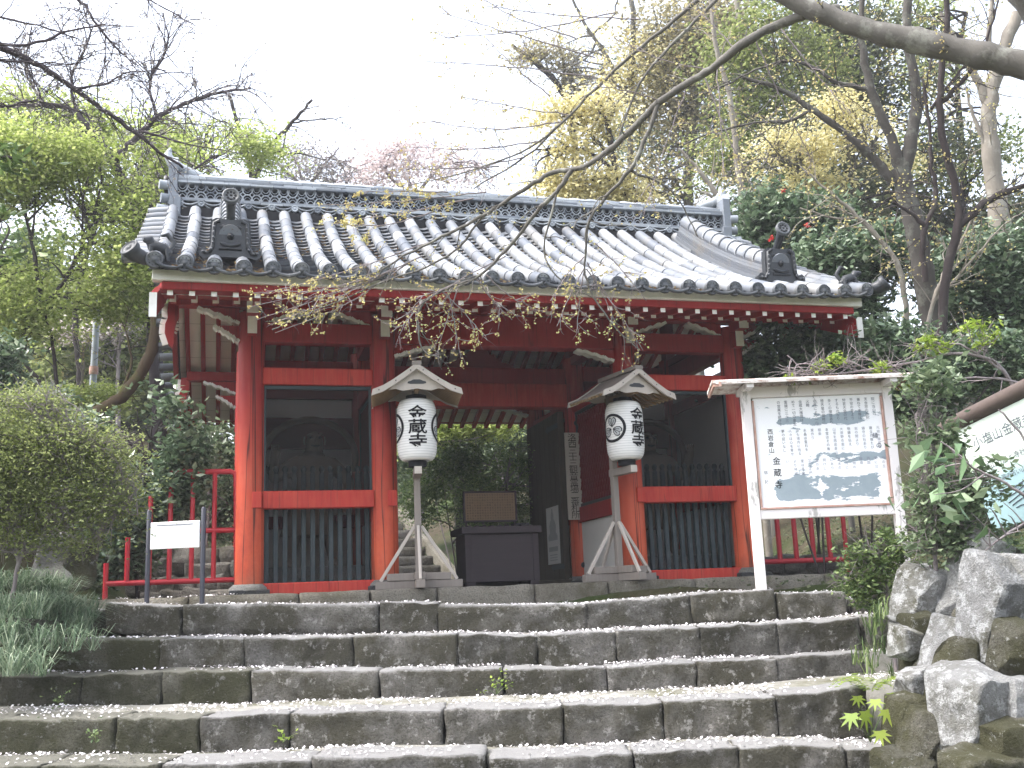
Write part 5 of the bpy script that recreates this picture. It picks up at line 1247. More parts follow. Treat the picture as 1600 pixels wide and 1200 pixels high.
def plant(name, label, cat, group=None, limbs=(), D=12, crown=(), leafm='leaf_green', n=200, nl=30, L=7, ratio=.5, cr=14, gap=0, flat=.55, barkm='bark_grey', subs=4, up=.5, sub_r=2.2, twigs=None, ground_pt=None, droop=0, thick=.9, extra=None, freq=.9, bare=0):
    """a tree or bush: limbs as photo polylines (x, y[, depth]) with radii, a crown of clumps of leaves in ellipsoids"""
    SEED[0] += 1; rg = np.random.default_rng(SEED[0])
    W = []
    for pts, r0, r1 in limbs:
        P = [at(p[0], p[1], D=(p[2] if len(p) > 2 else D)) for p in pts]; W.append((smooth_line(P, 5, px(.8, D), rg), px(r0, D), px(r1, D)))
    blobs = []
    for b in crown:
        dd = b[4] if len(b) > 4 else 0; c = at(b[0], b[1], D=D + dd); rx, ry = px(b[2], D + dd), px(b[3], D + dd)
        blobs.append((c, (rx, (rx + ry) / 2 * thick, ry)))
    base = W[0][0][0] if W else np.mean([b[0] for b in blobs], axis=0)
    gp = np.array([base[0], base[1], gz(base[0], base[1]) - .1])
    root = empty(name, gp, label, cat, group)
    mb = MB(); allp = []
    for i, (ln, r0, r1) in enumerate(W):
        k = len(ln)
        if i == 0 and ln[0][2] > gp[2]: ln = np.vstack([[ln[0][0], ln[0][1], gp[2] - .2], ln])
        rr = np.linspace(r0, r1, len(ln)) * (1 + .06 * rg.normal(size=len(ln))); mb.tube(ln, rr, 9 if r0 > .03 else 6, 0); allp.append(ln)
    if not W and blobs:
        for c, r in blobs[:2]:
            P = smooth_line([gp + rg.normal(size=3) * .05 * np.array([1, 1, 0]), gp * .5 + c * .5 + rg.normal(size=3) * .1, c], 4); mb.tube(P, np.linspace(max(.012, r[0] * .025), .008, len(P)), 6, 0); allp.append(P)
    AP = np.vstack(allp) if allp else gp[None]
    for c, r in blobs:                               # boughs that reach into each part of the crown
        for _ in range(subs):
            d = rg.normal(size=3); d /= np.linalg.norm(d); q = c + d * np.array(r) * rg.uniform(.5, .95)
            cand = AP[np.argsort(((AP - q) ** 2).sum(1) + 1.5 * np.clip(AP[:, 2] - q[2], 0, None) ** 2)[:6]]; s = cand[rg.integers(len(cand))]
            mid = (s + q) / 2 + rg.normal(size=3) * np.linalg.norm(q - s) * .10 + np.array([0, 0, .05 * np.linalg.norm(q - s)])
            P = smooth_line([s, mid, q], 4); mb.tube(P, np.linspace(px(sub_r, D), px(.5, D), len(P)), 5, 0, cap=False)
            if bare:
                for _ in range(bare):
                    j = rg.integers(2, len(P) - 1); twig(mb, P[j], (P[j + 1] - P[j - 1]) / np.linalg.norm(P[j + 1] - P[j - 1]) + rg.normal(size=3) * .7, px(rg.uniform(25, 60), D), px(.7, D), rg, 5, .4, .02, 3)
    tips = []
    if twigs:
        for ln, r0, r1 in W: tips = branch_sys(mb, ln, np.linspace(r0, r1, len(ln)), rg, max(2, int(twigs[0] * len(ln) / 20)), px(twigs[1], D), twigs[2] if len(twigs) > 2 else 3, tips=tips, rt=px(1.1, D))
    if mb.v: mb.build('trunk' if cat == 'tree' else 'stems', barkm, root)
    if n and blobs:
        C = crownpts(blobs, n, nl, px(cr, D), rg, gap, flat, freq)
        m2 = MB(); m2.quads(leafquads(C, px(L, D), ratio, up, rg, droop)); m2.build('crown' if cat == 'tree' else 'foliage', leafm, root)
    if tips and extra:
        T = np.array(tips); T = T[rg.choice(len(T), min(len(T), extra[1]), replace=len(T) < extra[1])] + rg.normal(size=(min(len(T), extra[1]), 3)) * px(2, D)
        m2 = MB(); m2.quads(leafquads(T, px(extra[2], D), .7, .2, rg)); m2.build('leaves', extra[0], root)  # the buds set along the twigs
    return root
TG = 'trees on the slopes round the gate'
# -- far woods that close the view
G2 = 'far trees on the hillside'
far = [
 ('dark green tree deep in the wood at the left edge', 40, 520, 25, [(30, 470, 110, 110), (110, 540, 100, 80), (20, 600, 90, 70)], 'leaf_green', 15, 330),
 ('dim green tree behind the lamp pole at the left', 170, 560, 23, [(170, 500, 90, 90), (230, 590, 70, 70), (120, 610, 90, 50)], 'leaf_olive', 12, 300),
 ('dark evergreen behind the left end of the gate roof', 300, 560, 27, [(300, 480, 80, 120), (330, 620, 90, 60), (260, 400, 50, 60)], 'leaf_dark', 13, 300),
 ('green tree standing behind the passage of the gate', 720, 700, 24, [(660, 700, 70, 60), (760, 690, 80, 60), (840, 700, 70, 60)], 'leaf_sage', 11, 330),
 ('dark leafy tree behind the right end of the roof', 1240, 420, 26, [(1230, 330, 80, 70), (1330, 340, 90, 70), (1180, 420, 60, 60)], 'leaf_dark', 12, 330),
 ('dark leafy tree filling the wood behind the tall bare trunk', 1450, 430, 26, [(1420, 360, 90, 70), (1520, 400, 90, 80), (1600, 380, 70, 90)], 'leaf_dark', 12, 330),
 ('olive tree at the far right edge behind the painted sign', 1600, 520, 20, [(1590, 480, 80, 80), (1540, 560, 90, 60)], 'leaf_sage', 12, 280)]
for lab, tx, ty, D, cr_, lm, L_, n_ in far:
    plant('broadleaf_tree', lab, 'tree', G2, [([(tx, ty + 160), (tx, ty + 60), (tx + 8, ty - 20)], 9, 5)], D, cr_, lm, n_, 34, L_, .6, 20, .12, .8, 'bark_dark', 4)
plant('oak_tree', 'grey green tree filling the sky between the ridge end and the forked trunk', 'tree', G2, [([(1240, 420), (1235, 300), (1240, 180), (1225, 80)], 6, 3)], 27, [(1230, 200, 60, 50), (1240, 110, 60, 50), (1120, 190, 50, 40), (1280, 270, 60, 40), (1010, 220, 50, 40), (1050, 100, 50, 40)], 'leaf_sage', 330, 28, 7.5, .6, 26, .34, .6, 'bark_dark', 8, bare=5)
plant('oak_tree', 'thin leaved tree against the sky at the right edge', 'tree', G2, [([(1500, 420), (1505, 260), (1495, 120), (1510, 20)], 6, 3)], 25, [(1450, 110, 40, 60), (1480, 270, 60, 30), (1440, 230, 40, 40), (1560, 230, 40, 30), (1420, 30, 50, 30)], 'leaf_olive', 220, 26, 7.5, .6, 26, .40, .6, 'bark_dark', 8, bare=5)
plant('broadleaf_tree', 'sage green tree low behind the passage, left of the clipped bush', 'tree', G2, [([(560, 880), (565, 760), (560, 660)], 6, 3)], 21, [(520, 720, 70, 60), (600, 660, 80, 50), (460, 660, 70, 60), (600, 780, 50, 50)], 'leaf_sage', 260, 32, 10, .6, 18, .12, .8, 'bark_dark', 4)
# -- left
plant('maple_tree', 'yellow green maple at the left edge, nearest of the lime coloured crowns', 'tree', TG, [([(20, 640), (28, 560), (46, 500), (20, 450), (0, 418), (-30, 360)], 9, 4), ([(46, 500), (62, 470), (55, 410), (40, 330)], 5, 2), ([(46, 500), (95, 450), (130, 380), (150, 330)], 4, 1.5)], 14, [(40, 300, 90, 45), (130, 300, 100, 40), (60, 370, 95, 45), (160, 355, 80, 40), (40, 440, 90, 40), (-20, 240, 90, 50), (120, 420, 60, 30), (90, 250, 90, 40), (200, 420, 50, 60), (60, 490, 80, 40), (170, 470, 60, 40)], 'leaf_lime', 1050, 36, 7, .7, 28, .40, .35, 'bark_dark', 5, bare=2)
plant('maple_tree', 'lime green maple crown behind the forked cherry trunk', 'tree', TG, [([(130, 640), (122, 560), (118, 480), (140, 380), (170, 300)], 6, 2.5)], 18, [(60, 215, 80, 35), (160, 240, 80, 35), (235, 250, 70, 35), (210, 310, 70, 35), (120, 190, 60, 25), (30, 170, 60, 25), (250, 300, 40, 40)], 'leaf_lime', 700, 34, 6.5, .7, 28, .42, .35, 'bark_dark', 4, bare=2)
plant('maple_tree', 'thin yellow green maple just above the left end of the ridge', 'tree', TG, [([(300, 420), (305, 340), (310, 280), (322, 230)], 4, 2)], 23, [(310, 245, 70, 35), (380, 235, 60, 30), (270, 215, 50, 25), (350, 200, 45, 20)], 'leaf_lime', 230, 30, 6, .7, 22, .40, .4, 'bark_dark', 4, bare=2)
plant('cherry_tree', 'forked cherry trunk with bare grey twigs beside the left end of the roof', 'tree', TG, [([(250, 660), (243, 560), (236, 470), (224, 400), (212, 345), (196, 296), (178, 250)], 12, 7), ([(178, 250), (150, 214), (112, 172), (62, 163), (0, 167)], 6, 2), ([(180, 248), (214, 214), (245, 184), (276, 167), (330, 148), (392, 137)], 6, 1.5), ([(216, 350), (232, 332), (262, 308), (300, 268), (336, 243)], 4, 1.2), ([(120, 180), (112, 120), (140, 60), (130, 10)], 3, 1), ([(245, 184), (235, 130), (262, 70), (255, 20)], 3, 1), ([(70, 163), (40, 110), (50, 40)], 2.5, 1), ([(236, 470), (200, 400), (150, 345), (60, 300)], 3, 1)], 14.5, (), 'leaf_olive', 0, barkm='twig_dark', twigs=(34, 85, 4), extra=('bud_grey', 6500, 4))
plant('bare_tree', 'bare tree with two straight dark stems rising behind the ridge, left of centre', 'tree', TG, [([(396, 420), (396, 330), (394, 278), (384, 235), (372, 195), (358, 148)], 6, 2.5), ([(397, 280), (410, 252), (430, 220), (458, 190), (488, 156)], 5, 2), ([(384, 235), (390, 222), (398, 205)], 2, 1), ([(420, 236), (470, 240), (510, 250)], 2, .7), ([(374, 200), (345, 190), (320, 200)], 2, .7), ([(455, 192), (500, 186), (540, 183)], 1.5, .6)], 24, (), 'leaf_olive', 0, barkm='bark_dark', twigs=(9, 60, 3), extra=('bud_grey', 300, 4))
plant('cherry_tree', 'hazy grey pink cherry above the ridge, between the bare tree and the blossom', 'tree', TG, [([(480, 420), (480, 340), (470, 270), (450, 230)], 4, 1.5), ([(475, 300), (505, 260), (530, 230)], 3, 1), ([(474, 290), (440, 260), (415, 230)], 3, 1)], 27, [(470, 255, 60, 40), (520, 270, 50, 30)], 'bud_grey', 110, 20, 4, .8, 16, .3, .6, 'twig', 14, sub_r=1.0, bare=5)
plant('cherry_tree', 'pale pink cherry blossom above the middle of the ridge', 'tree', TG, [([(650, 430), (650, 340), (640, 285)], 6, 3), ([(645, 310), (600, 270), (570, 250)], 3, 1), ([(645, 310), (690, 260), (740, 250)], 3, 1)], 30, [(620, 245, 75, 35), (690, 258, 80, 32), (560, 280, 50, 25), (755, 285, 50, 18), (650, 220, 50, 15)], 'blossom', 230, 22, 5, .9, 20, .42, .6, 'twig', 8, sub_r=1.2, bare=3)
plant('cherry_tree', 'pale blossoming cherry far off between the lamp pole and the gate', 'tree', TG, [([(185, 640), (185, 560), (190, 500)], 4, 2)], 22, [(170, 515, 55, 20), (195, 435, 30, 22), (120, 520, 40, 15)], 'blossom', 60, 24, 5, .9, 12, .3, .6, 'twig', 6, sub_r=1.0, bare=2)
plant('leaning_tree', 'thick mossy trunk leaning low over the shrubs left of the gate', 'tree', TG, [([(120, 662), (145, 648), (190, 620), (222, 580), (240, 535), (246, 470)], 11, 8), ([(190, 618), (205, 560), (190, 500)], 3, 1)], 13.6, (), 'leaf_olive', 0, barkm='bark_moss', twigs=(8, 60, 2))
for k, (lab, x0_, y0_, x1_, y1_, r) in enumerate((('slim grey stem left of the lamp pole, slightly bowed', 92, 640, 60, 440, 4), ('slim pale sapling right in front of the rounded yellow green shrub', 118, 645, 130, 540, 2.5), ('dark slim stem below the lime maple at the left', 76, 620, 12, 540, 5))):
    plant('sapling', lab, 'tree', TG, [([(x0_, y0_), ((x0_ + x1_) / 2 + 6, (y0_ + y1_) / 2), (x1_, y1_)], r, 1.2)], 14 + k * .4, (), 'leaf_olive', 0, barkm='bark_pale' if k == 1 else 'bark_dark', twigs=(10, 50, 2), extra=('bud_gold', 60, 4))
BG = 'shrubs round the gate'
plant('round_shrub', 'rounded yellow green clipped shrub at the foot of the lamp pole', 'shrub', BG, (), 14.4, [(110, 628, 60, 28), (150, 622, 50, 24)], 'leaf_lime', 170, 34, 5, .7, 8, 0, .8, 'twig', 3)
plant('camellia_bush', 'dark glossy camellia bush between the red railing and the left shrubs', 'shrub', BG, [([(215, 920), (212, 850), (225, 760), (240, 690)], 4, 2)], 10.6, [(240, 690, 80, 50), (190, 745, 60, 55), (275, 745, 48, 55), (185, 850, 55, 55), (245, 640, 45, 30), (300, 700, 24, 26), (160, 680, 50, 40), (250, 790, 50, 40)], 'leaf_gloss', 420, 26, 14, .55, 15, .05, .8, 'bark_dark', 6)
plant('azalea_bush', 'wide fine leaved olive bush with grey twigs at the left edge', 'shrub', BG, [([(20, 940), (30, 880), (60, 800), (110, 760), (190, 800)], 4, 1.2), ([(30, 880), (10, 800), (-20, 720)], 4, 1.5), ([(60, 800), (90, 720), (140, 690)], 3, 1), ([(-10, 800), (60, 790), (150, 795), (215, 805)], 2.5, .8)], 7.9, [(50, 705, 110, 60), (150, 750, 70, 46), (10, 655, 90, 40), (110, 690, 70, 36), (10, 770, 80, 50), (180, 785, 40, 26), (60, 622, 60, 20), (60, 790, 90, 40), (140, 800, 55, 26), (10, 830, 60, 40), (165, 700, 35, 16), (90, 845, 70, 22), (-20, 700, 60, 80)], 'leaf_olive', 1350, 26, 6.5, .5, 26, .30, .38, 'twig', 16, sub_r=1.3, bare=8)
plant('evergreen_bush', 'blue green leafy bush at the left edge above the olive bush', 'shrub', BG, (), 11.5, [(20, 600, 60, 40), (-20, 560, 50, 40), (60, 630, 50, 30)], 'leaf_gloss', 120, 26, 13, .5, 14, .1, .8, 'bark_dark', 3)
plant('evergreen_bush', 'grey green bush behind the tall end of the red railing', 'shrub', BG, (), 12.6, [(335, 720, 40, 60), (300, 800, 50, 40), (350, 800, 30, 50), (340, 690, 30, 25)], 'leaf_sage', 200, 30, 9, .5, 12, .1, .7, 'twig', 4)
# -- behind the passage
plant('clipped_bush', 'dark rounded bush seen through the passage, left of the offering box', 'shrub', BG, (), 15.5, [(690, 740, 62, 52), (740, 720, 60, 35), (660, 790, 40, 45), (760, 790, 40, 50)], 'leaf_green2', 330, 38, 6, .4, 9, .1, .8, 'twig', 4)
plant('feathery_bush', 'lighter feathery bush seen through the passage behind the text plaque', 'shrub', BG, (), 14.4, [(790, 755, 55, 35), (735, 790, 40, 40), (820, 720, 30, 35), (790, 810, 50, 40), (830, 790, 30, 50)], 'leaf_fresh', 330, 38, 5.5, .35, 9, .1, .8, 'twig', 4)
plant('pale_bush', 'pale flowering bush high in the passage opening near the door', 'shrub', BG, (), 18.5, [(810, 675, 40, 30), (780, 690, 30, 20)], 'leaf_sage', 110, 30, 6, .6, 9, .1, .8, 'twig', 3)
plant('palm_like_plant', 'bright yellow green plant above the dark bush in the passage', 'plant', BG, (), 17, [(715, 672, 50, 20), (660, 690, 40, 25), (770, 668, 40, 20)], 'leaf_lime', 220, 26, 11, .2, 9, .05, .7, 'twig', 4)
# -- above the roof, centre and right
plant('yellow_maple', 'bright yellow leaved maple above the ridge, right of centre', 'tree', TG, [([(1010, 420), (1006, 330), (985, 295), (962, 262), (950, 200), (930, 140)], 9, 3), ([(985, 295), (940, 250), (890, 230), (850, 240)], 4, 1), ([(960, 250), (900, 190), (860, 170)], 3, 1)], 20, [(890, 185, 60, 26), (860, 240, 50, 25), (930, 225, 60, 30), (870, 285, 60, 22), (950, 290, 60, 24), (905, 320, 70, 16), (930, 165, 45, 20), (985, 330, 40, 20)], 'leaf_yellow', 420, 30, 6, .8, 22, .40, .35, 'bark_dark', 7, bare=3)
plant('tall_tree', 'tall tree with thin yellowing leaves reaching the top of the picture', 'tree', TG, [([(985, 420), (985, 250), (984, 150), (990, 60), (986, -40)], 6, 4), ([(984, 150), (960, 110), (925, 55), (895, 0)], 4, 2), ([(925, 55), (960, 20), (965, -30)], 2, 1), ([(980, 140), (1010, 80), (1040, 20)], 3, 1)], 24, [(910, 70, 50, 45), (960, 140, 50, 40), (1010, 110, 50, 50), (900, 120, 40, 25)], 'leaf_yellow', 200, 22, 5, .7, 24, .46, .6, 'bark_grey', 7, bare=3)
plant('pine_tree', 'grey brown evergreen high above the ridge, right of centre', 'tree', TG, [([(905, 420), (895, 200), (870, 130), (830, 95), (800, 70)], 7, 2.5), ([(880, 150), (880, 100), (870, 60)], 3, 1)], 29, [(870, 100, 50, 30), (835, 85, 35, 18), (905, 130, 30, 20)], 'leaf_brown', 110, 26, 7, .35, 12, .3, .5, 'bark_dark', 8, bare=3)
plant('oak_tree', 'olive brown tree at the top, behind the right half of the roof', 'tree', TG, [([(1080, 420), (1075, 280), (1085, 160), (1075, 60), (1080, -40)], 9, 4), ([(1083, 170), (1130, 110), (1160, 40)], 4, 1), ([(1078, 120), (1040, 70), (1020, 10)], 4, 1)], 24, [(1060, 60, 70, 60), (1110, 130, 70, 50), (1040, 160, 60, 50), (1120, 30, 60, 50), (1060, 240, 60, 50), (1030, 290, 50, 30)], 'leaf_brown', 460, 28, 7.5, .6, 26, .34, .6, 'bark_grey', 10, bare=6)
plant('oak_tree', 'olive green tree behind the right end of the ridge', 'tree', TG, [([(1170, 420), (1162, 300), (1150, 200), (1160, 100), (1150, 0)], 7, 4), ([(1150, 200), (1200, 130), (1230, 60)], 4, 1)], 21, [(1170, 90, 60, 60), (1220, 40, 70, 50), (1190, 170, 60, 45), (1260, 110, 60, 45), (1110, 260, 50, 40), (1160, 250, 50, 40)], 'leaf_olive', 430, 28, 7.5, .6, 26, .34, .6, 'bark_pale', 9, bare=6)
plant('oak_tree', 'dark leaved tree at the top right behind the great grey limb', 'tree', TG, [([(1330, 420), (1325, 250), (1320, 130), (1330, 20)], 7, 4)], 23, [(1300, 60, 60, 50), (1340, 140, 60, 50), (1290, 190, 60, 40), (1380, 60, 50, 50), (1400, 180, 40, 40), (1340, 250, 60, 35), (1480, 230, 40, 30)], 'leaf_dark', 460, 28, 8, .6, 26, .32, .6, 'bark_dark', 6, bare=2)
plant('maple_tree', 'olive yellow maple sprays between the roof and the tall forked trunk', 'tree', TG, [([(1300, 520), (1290, 400), (1290, 330), (1250, 270), (1200, 240)], 5, 2), ([(1290, 330), (1330, 270), (1370, 230)], 3, 1)], 16, [(1200, 215, 60, 20), (1270, 235, 60, 18), (1330, 195, 60, 22), (1240, 285, 60, 16), (1310, 290, 60, 16), (1180, 265, 40, 15), (1390, 255, 40, 20), (1300, 165, 50, 15)], 'leaf_yellow', 300, 26, 5.5, .7, 22, .40, .35, 'bark_grey', 6, bare=3)
plant('pale_stem_tree', 'pale slender twin stems just right of the ridge end', 'tree', TG, [([(1165, 440), (1160, 330), (1150, 240), (1142, 160), (1120, 80), (1110, 0)], 6, 3), ([(1135, 330), (1110, 290), (1082, 255), (1060, 232)], 5, 2), ([(1125, 315), (1100, 300), (1080, 290)], 3, 1)], 18, (), 'leaf_olive', 0, barkm='bark_pale', twigs=(9, 60, 3), extra=('bud_gold', 260, 4))
# -- right: the tall forked trunk and its neighbours
plant('bare_tree', 'tall grey trunk that forks high up, right of the gate', 'tree', TG, [([(1475, 640), (1468, 560), (1455, 500), (1442, 420), (1425, 340), (1407, 262)], 20, 14), ([(1407, 262), (1392, 215), (1370, 165), (1352, 100), (1345, 40), (1350, -30)], 9, 4), ([(1412, 270), (1424, 215), (1432, 150), (1418, 60), (1420, -30)], 11, 6), ([(1395, 285), (1372, 255), (1330, 215), (1270, 172), (1220, 140), (1160, 120)], 8, 2.5), ([(1362, 140), (1310, 130), (1270, 105), (1230, 95), (1180, 110), (1120, 140)], 4, 1.2), ([(1360, 60), (1330, 40), (1290, 20)], 4, 1.5), ([(1425, 200), (1450, 130), (1460, 40)], 4, 2), ([(1270, 172), (1230, 190), (1190, 190), (1120, 205), (1060, 230)], 3, 1)], 12.3, (), 'leaf_olive', 0, barkm='bark_mid', twigs=(12, 95, 3), extra=('bud_gold', 1300, 4.5))
plant('bare_tree', 'slim crooked dark tree beside the tall forked trunk at the right', 'tree', TG, [([(1470, 560), (1478, 430), (1498, 350), (1492, 290), (1472, 210), (1470, 130), (1480, 40), (1475, -30)], 8, 4), ([(1500, 350), (1535, 320), (1570, 300), (1620, 285)], 7, 4), ([(1446, 440), (1442, 370), (1462, 310), (1455, 250), (1450, 180), (1440, 120)], 5, 2), ([(1447, 355), (1420, 330), (1395, 315)], 4, 2), ([(1470, 160), (1510, 120), (1540, 70), (1560, 0)], 4, 1.5), ([(1455, 170), (1500, 110), (1520, 100)], 3, 1)], 11.4, (), 'leaf_olive', 0, barkm='bark_dark', twigs=(10, 80, 3), extra=('bud_gold', 700, 4.5))
plant('bare_tree', 'thick pale trunk standing against the sky at the right edge', 'tree', TG, [([(1580, 480), (1560, 330), (1548, 240), (1545, 170), (1560, 100), (1590, 20)], 17, 9), ([(1546, 180), (1530, 130), (1500, 80), (1470, 20)], 8, 3), ([(1555, 120), (1545, 60), (1550, 0)], 6, 3), ([(1548, 250), (1520, 180), (1510, 140)], 4, 1.5)], 18, (), 'leaf_olive', 0, barkm='bark_pale', twigs=(8, 80, 3), extra=('bud_gold', 300, 4))
plant('bare_tree', 'pale curving stems leaning left of the tall forked trunk', 'tree', TG, [([(1420, 520), (1405, 420), (1370, 370), (1320, 320), (1290, 295), (1250, 260)], 5, 1.2), ([(1440, 540), (1470, 440), (1490, 400), (1540, 300)], 4, 1.2), ([(1395, 400), (1350, 345), (1300, 340), (1250, 325)], 3, 1), ([(1460, 470), (1500, 430), (1560, 360), (1600, 330)], 3, 1)], 11.8, (), 'leaf_olive', 0, barkm='bark_pale', twigs=(10, 80, 3), extra=('bud_gold', 500, 4.5))
cam_sets = [
 ('dark glossy camellia with a few red flowers beside the right end of the ridge', 15, [(1210, 340, 60, 45), (1250, 400, 70, 50), (1190, 400, 40, 40), (1290, 345, 50, 35)], 330),
 ('dark glossy camellia behind the right corner of the eaves', 13.2, [(1300, 420, 70, 50), (1370, 400, 60, 45), (1330, 480, 70, 45), (1260, 470, 50, 30)], 360),
 ('broad glossy bush below the right end of the eaves', 12.0, [(1210, 545, 55, 50), (1280, 540, 70, 40), (1180, 600, 50, 40), (1350, 560, 70, 50), (1280, 610, 80, 35)], 380),
 ('tall glossy bush right of the tall forked trunk', 12.8, [(1530, 420, 70, 60), (1580, 480, 60, 60), (1500, 490, 60, 45), (1600, 400, 50, 50)], 340),
 ('glossy bush around the foot of the tall forked trunk', 11.0, [(1400, 540, 60, 40), (1470, 580, 70, 45), (1560, 560, 70, 45), (1420, 620, 70, 35)], 340)]
for i, (lab, D, bl, n_) in enumerate(cam_sets):
    r_ = plant('camellia_bush', lab, 'shrub', BG, (), D, bl, 'leaf_gloss', n_, 30, 12, .55, 14, .10, .8, 'bark_dark', 5)
    if i == 0:
        for fx, fy in ((1224, 297), (1206, 372), (1262, 352), (1240, 420)):
            m2 = MB(); c = at(fx, fy, D=D - .9); m2.quads(leafquads(c + rng.normal(size=(9, 3)) * .016, .045, .9, .1)); m2.build('flower', 'red_flower', r_)
plant('olive_shrub', 'sparse twiggy shrub with pale rosettes above the notice board', 'shrub', BG, [([(1600, 640), (1560, 570), (1500, 552), (1430, 565), (1340, 580), (1270, 585), (1230, 555)], 3, .8), ([(1600, 600), (1540, 590), (1460, 600), (1410, 620)], 2.5, .8), ([(1570, 580), (1500, 540), (1440, 545), (1380, 600)], 2, .7)], 8.9, [(1320, 560, 22, 10), (1385, 572, 24, 12), (1460, 540, 30, 14), (1280, 575, 18, 9), (1530, 520, 40, 20), (1240, 590, 14, 8), (1420, 600, 30, 12)], 'leaf_bright', 55, 14, 11, .4, 7, 0, .6, 'twig', 8, sub_r=.9, twigs=(6, 60, 2), bare=3)
# -- right foreground
plant('broadleaf_shrub', 'nearest shrub with large pale green leaves in front of the painted sign', 'shrub', BG, [([(1760, 1000), (1690, 880), (1630, 800), (1570, 755), (1520, 730), (1470, 690)], 4, 1.2), ([(1690, 880), (1620, 720), (1580, 660), (1560, 640)], 3, 1), ([(1630, 800), (1580, 830), (1540, 860)], 3, 1)], 5.0, [(1475, 745, 50, 45), (1530, 790, 50, 45), (1570, 820, 40, 40)], 'leaf_big', 7, 5, 40, .52, 26, 0, .9, 'twig', 5, sub_r=1.4, up=.2, droop=.5)
plant('leafy_shrub', 'dense small leaved shrub between the notice board and the painted sign', 'shrub', BG, [([(1470, 960), (1460, 860), (1450, 760), (1430, 650)], 4, 1.5)], 6.6, [(1462, 690, 42, 55), (1485, 790, 55, 55), (1450, 600, 45, 28), (1450, 780, 34, 40), (1530, 850, 60, 36), (1465, 850, 40, 36), (1540, 760, 30, 40)], 'leaf_sage', 190, 22, 13, .5, 15, .10, .8, 'twig', 10, sub_r=1.0, bare=4)
plant('leafy_shrub', 'low shrub with bright young leaves at the foot of the notice board', 'shrub', BG, [([(1390, 950), (1380, 900), (1370, 850)], 3, 1)], 7.5, [(1375, 880, 36, 30), (1335, 905, 28, 22), (1400, 850, 30, 30), (1360, 930, 30, 24), (1340, 860, 26, 12)], 'leaf_green', 130, 22, 9, .5, 10, .1, .7, 'twig', 8, sub_r=.8, bare=3)
# -- limbs that hang in from trees outside the picture
def overhang(name, label, limbs, D, barkm, twg, bud, group='bare limbs hanging in from outside the picture', tw_m=0):
    return plant(name, label, 'tree', group, limbs, D, (), 'leaf_olive', 0, barkm=barkm, twigs=twg, extra=bud)
GREAT = plant('great_tree', 'great grey tree at the right edge, its limbs sweeping over the roof', 'tree', TG, [([(1980, 1000, 5.6), (1930, 600, 5.6), (1860, 300, 5.6), (1740, 120, 5.6), (1640, 10, 5.6), (1580, -80, 5.6), (1530, -220, 5.6), (1500, -420, 5.7), (1520, -640, 5.8)], 50, 16), ([(1740, 135, 5.7), (1660, 118, 5.9), (1600, 102, 6.0), (1530, 86, 6.1), (1460, 70, 6.2), (1380, 52, 6.3), (1310, 30, 6.4), (1240, 0, 6.5), (1180, -40, 6.6)], 21, 12),
 ([(1310, 15, 6.5), (1262, 22, 6.5), (1215, 40, 6.6), (1170, 62, 6.6), (1120, 100, 6.7), (1075, 130, 6.8), (1030, 160, 6.9), (985, 205, 7.0), (945, 240, 7.1), (905, 263, 7.2), (870, 267, 7.3), (835, 285, 7.3), (790, 315, 7.4), (740, 345, 7.5), (690, 370, 7.6), (640, 395, 7.7), (590, 425, 7.8), (540, 445, 7.9)], 7.5, 1.2),
 ([(893, 267, 7.2), (870, 300, 7.2), (840, 330, 7.3), (800, 380, 7.4), (750, 430, 7.5), (700, 450, 7.6), (660, 470, 7.6)], 4, 1.2), ([(1030, 160, 6.9), (1010, 215, 6.9), (985, 265, 6.9), (940, 315, 7), (918, 355, 7), (914, 430, 7.1)], 4, 1.5), ([(1090, 0, 7.2), (1030, 50, 7.2), (960, 110, 7.3), (890, 180, 7.4), (820, 245, 7.5), (740, 295, 7.6)], 3.5, 1), ([(890, 180, 7.4), (830, 230, 7.4), (740, 265, 7.5), (640, 290, 7.6)], 2, .8), ([(1130, -10, 7.4), (1060, 60, 7.4), (1000, 130, 7.4), (960, 230, 7.4), (930, 270, 7.4)], 3, 1), ([(985, 265, 6.9), (1050, 300, 7), (1090, 370, 7)], 2, .8), ([(690, 455, 7.6), (665, 470, 7.6), (652, 500, 7.6), (660, 545, 7.6), (690, 560, 7.6)], 2, 1), ([(760, 330, 7.5), (700, 400, 7.6), (600, 440, 7.7), (480, 490, 7.8), (425, 515, 7.8)], 2, .8), ([(914, 430, 7.1), (930, 470, 7.1), (970, 520, 7.1), (1000, 548, 7.1)], 1.8, .7), ([(870, 300, 7.2), (850, 390, 7.2), (880, 440, 7.2), (940, 470, 7.2)], 2, .7)], 7.2, (), 'leaf_olive', 0, barkm='bark_grey', twigs=(6, 60, 2), extra=('bud_gold', 900, 4))
SEED[0] = 400
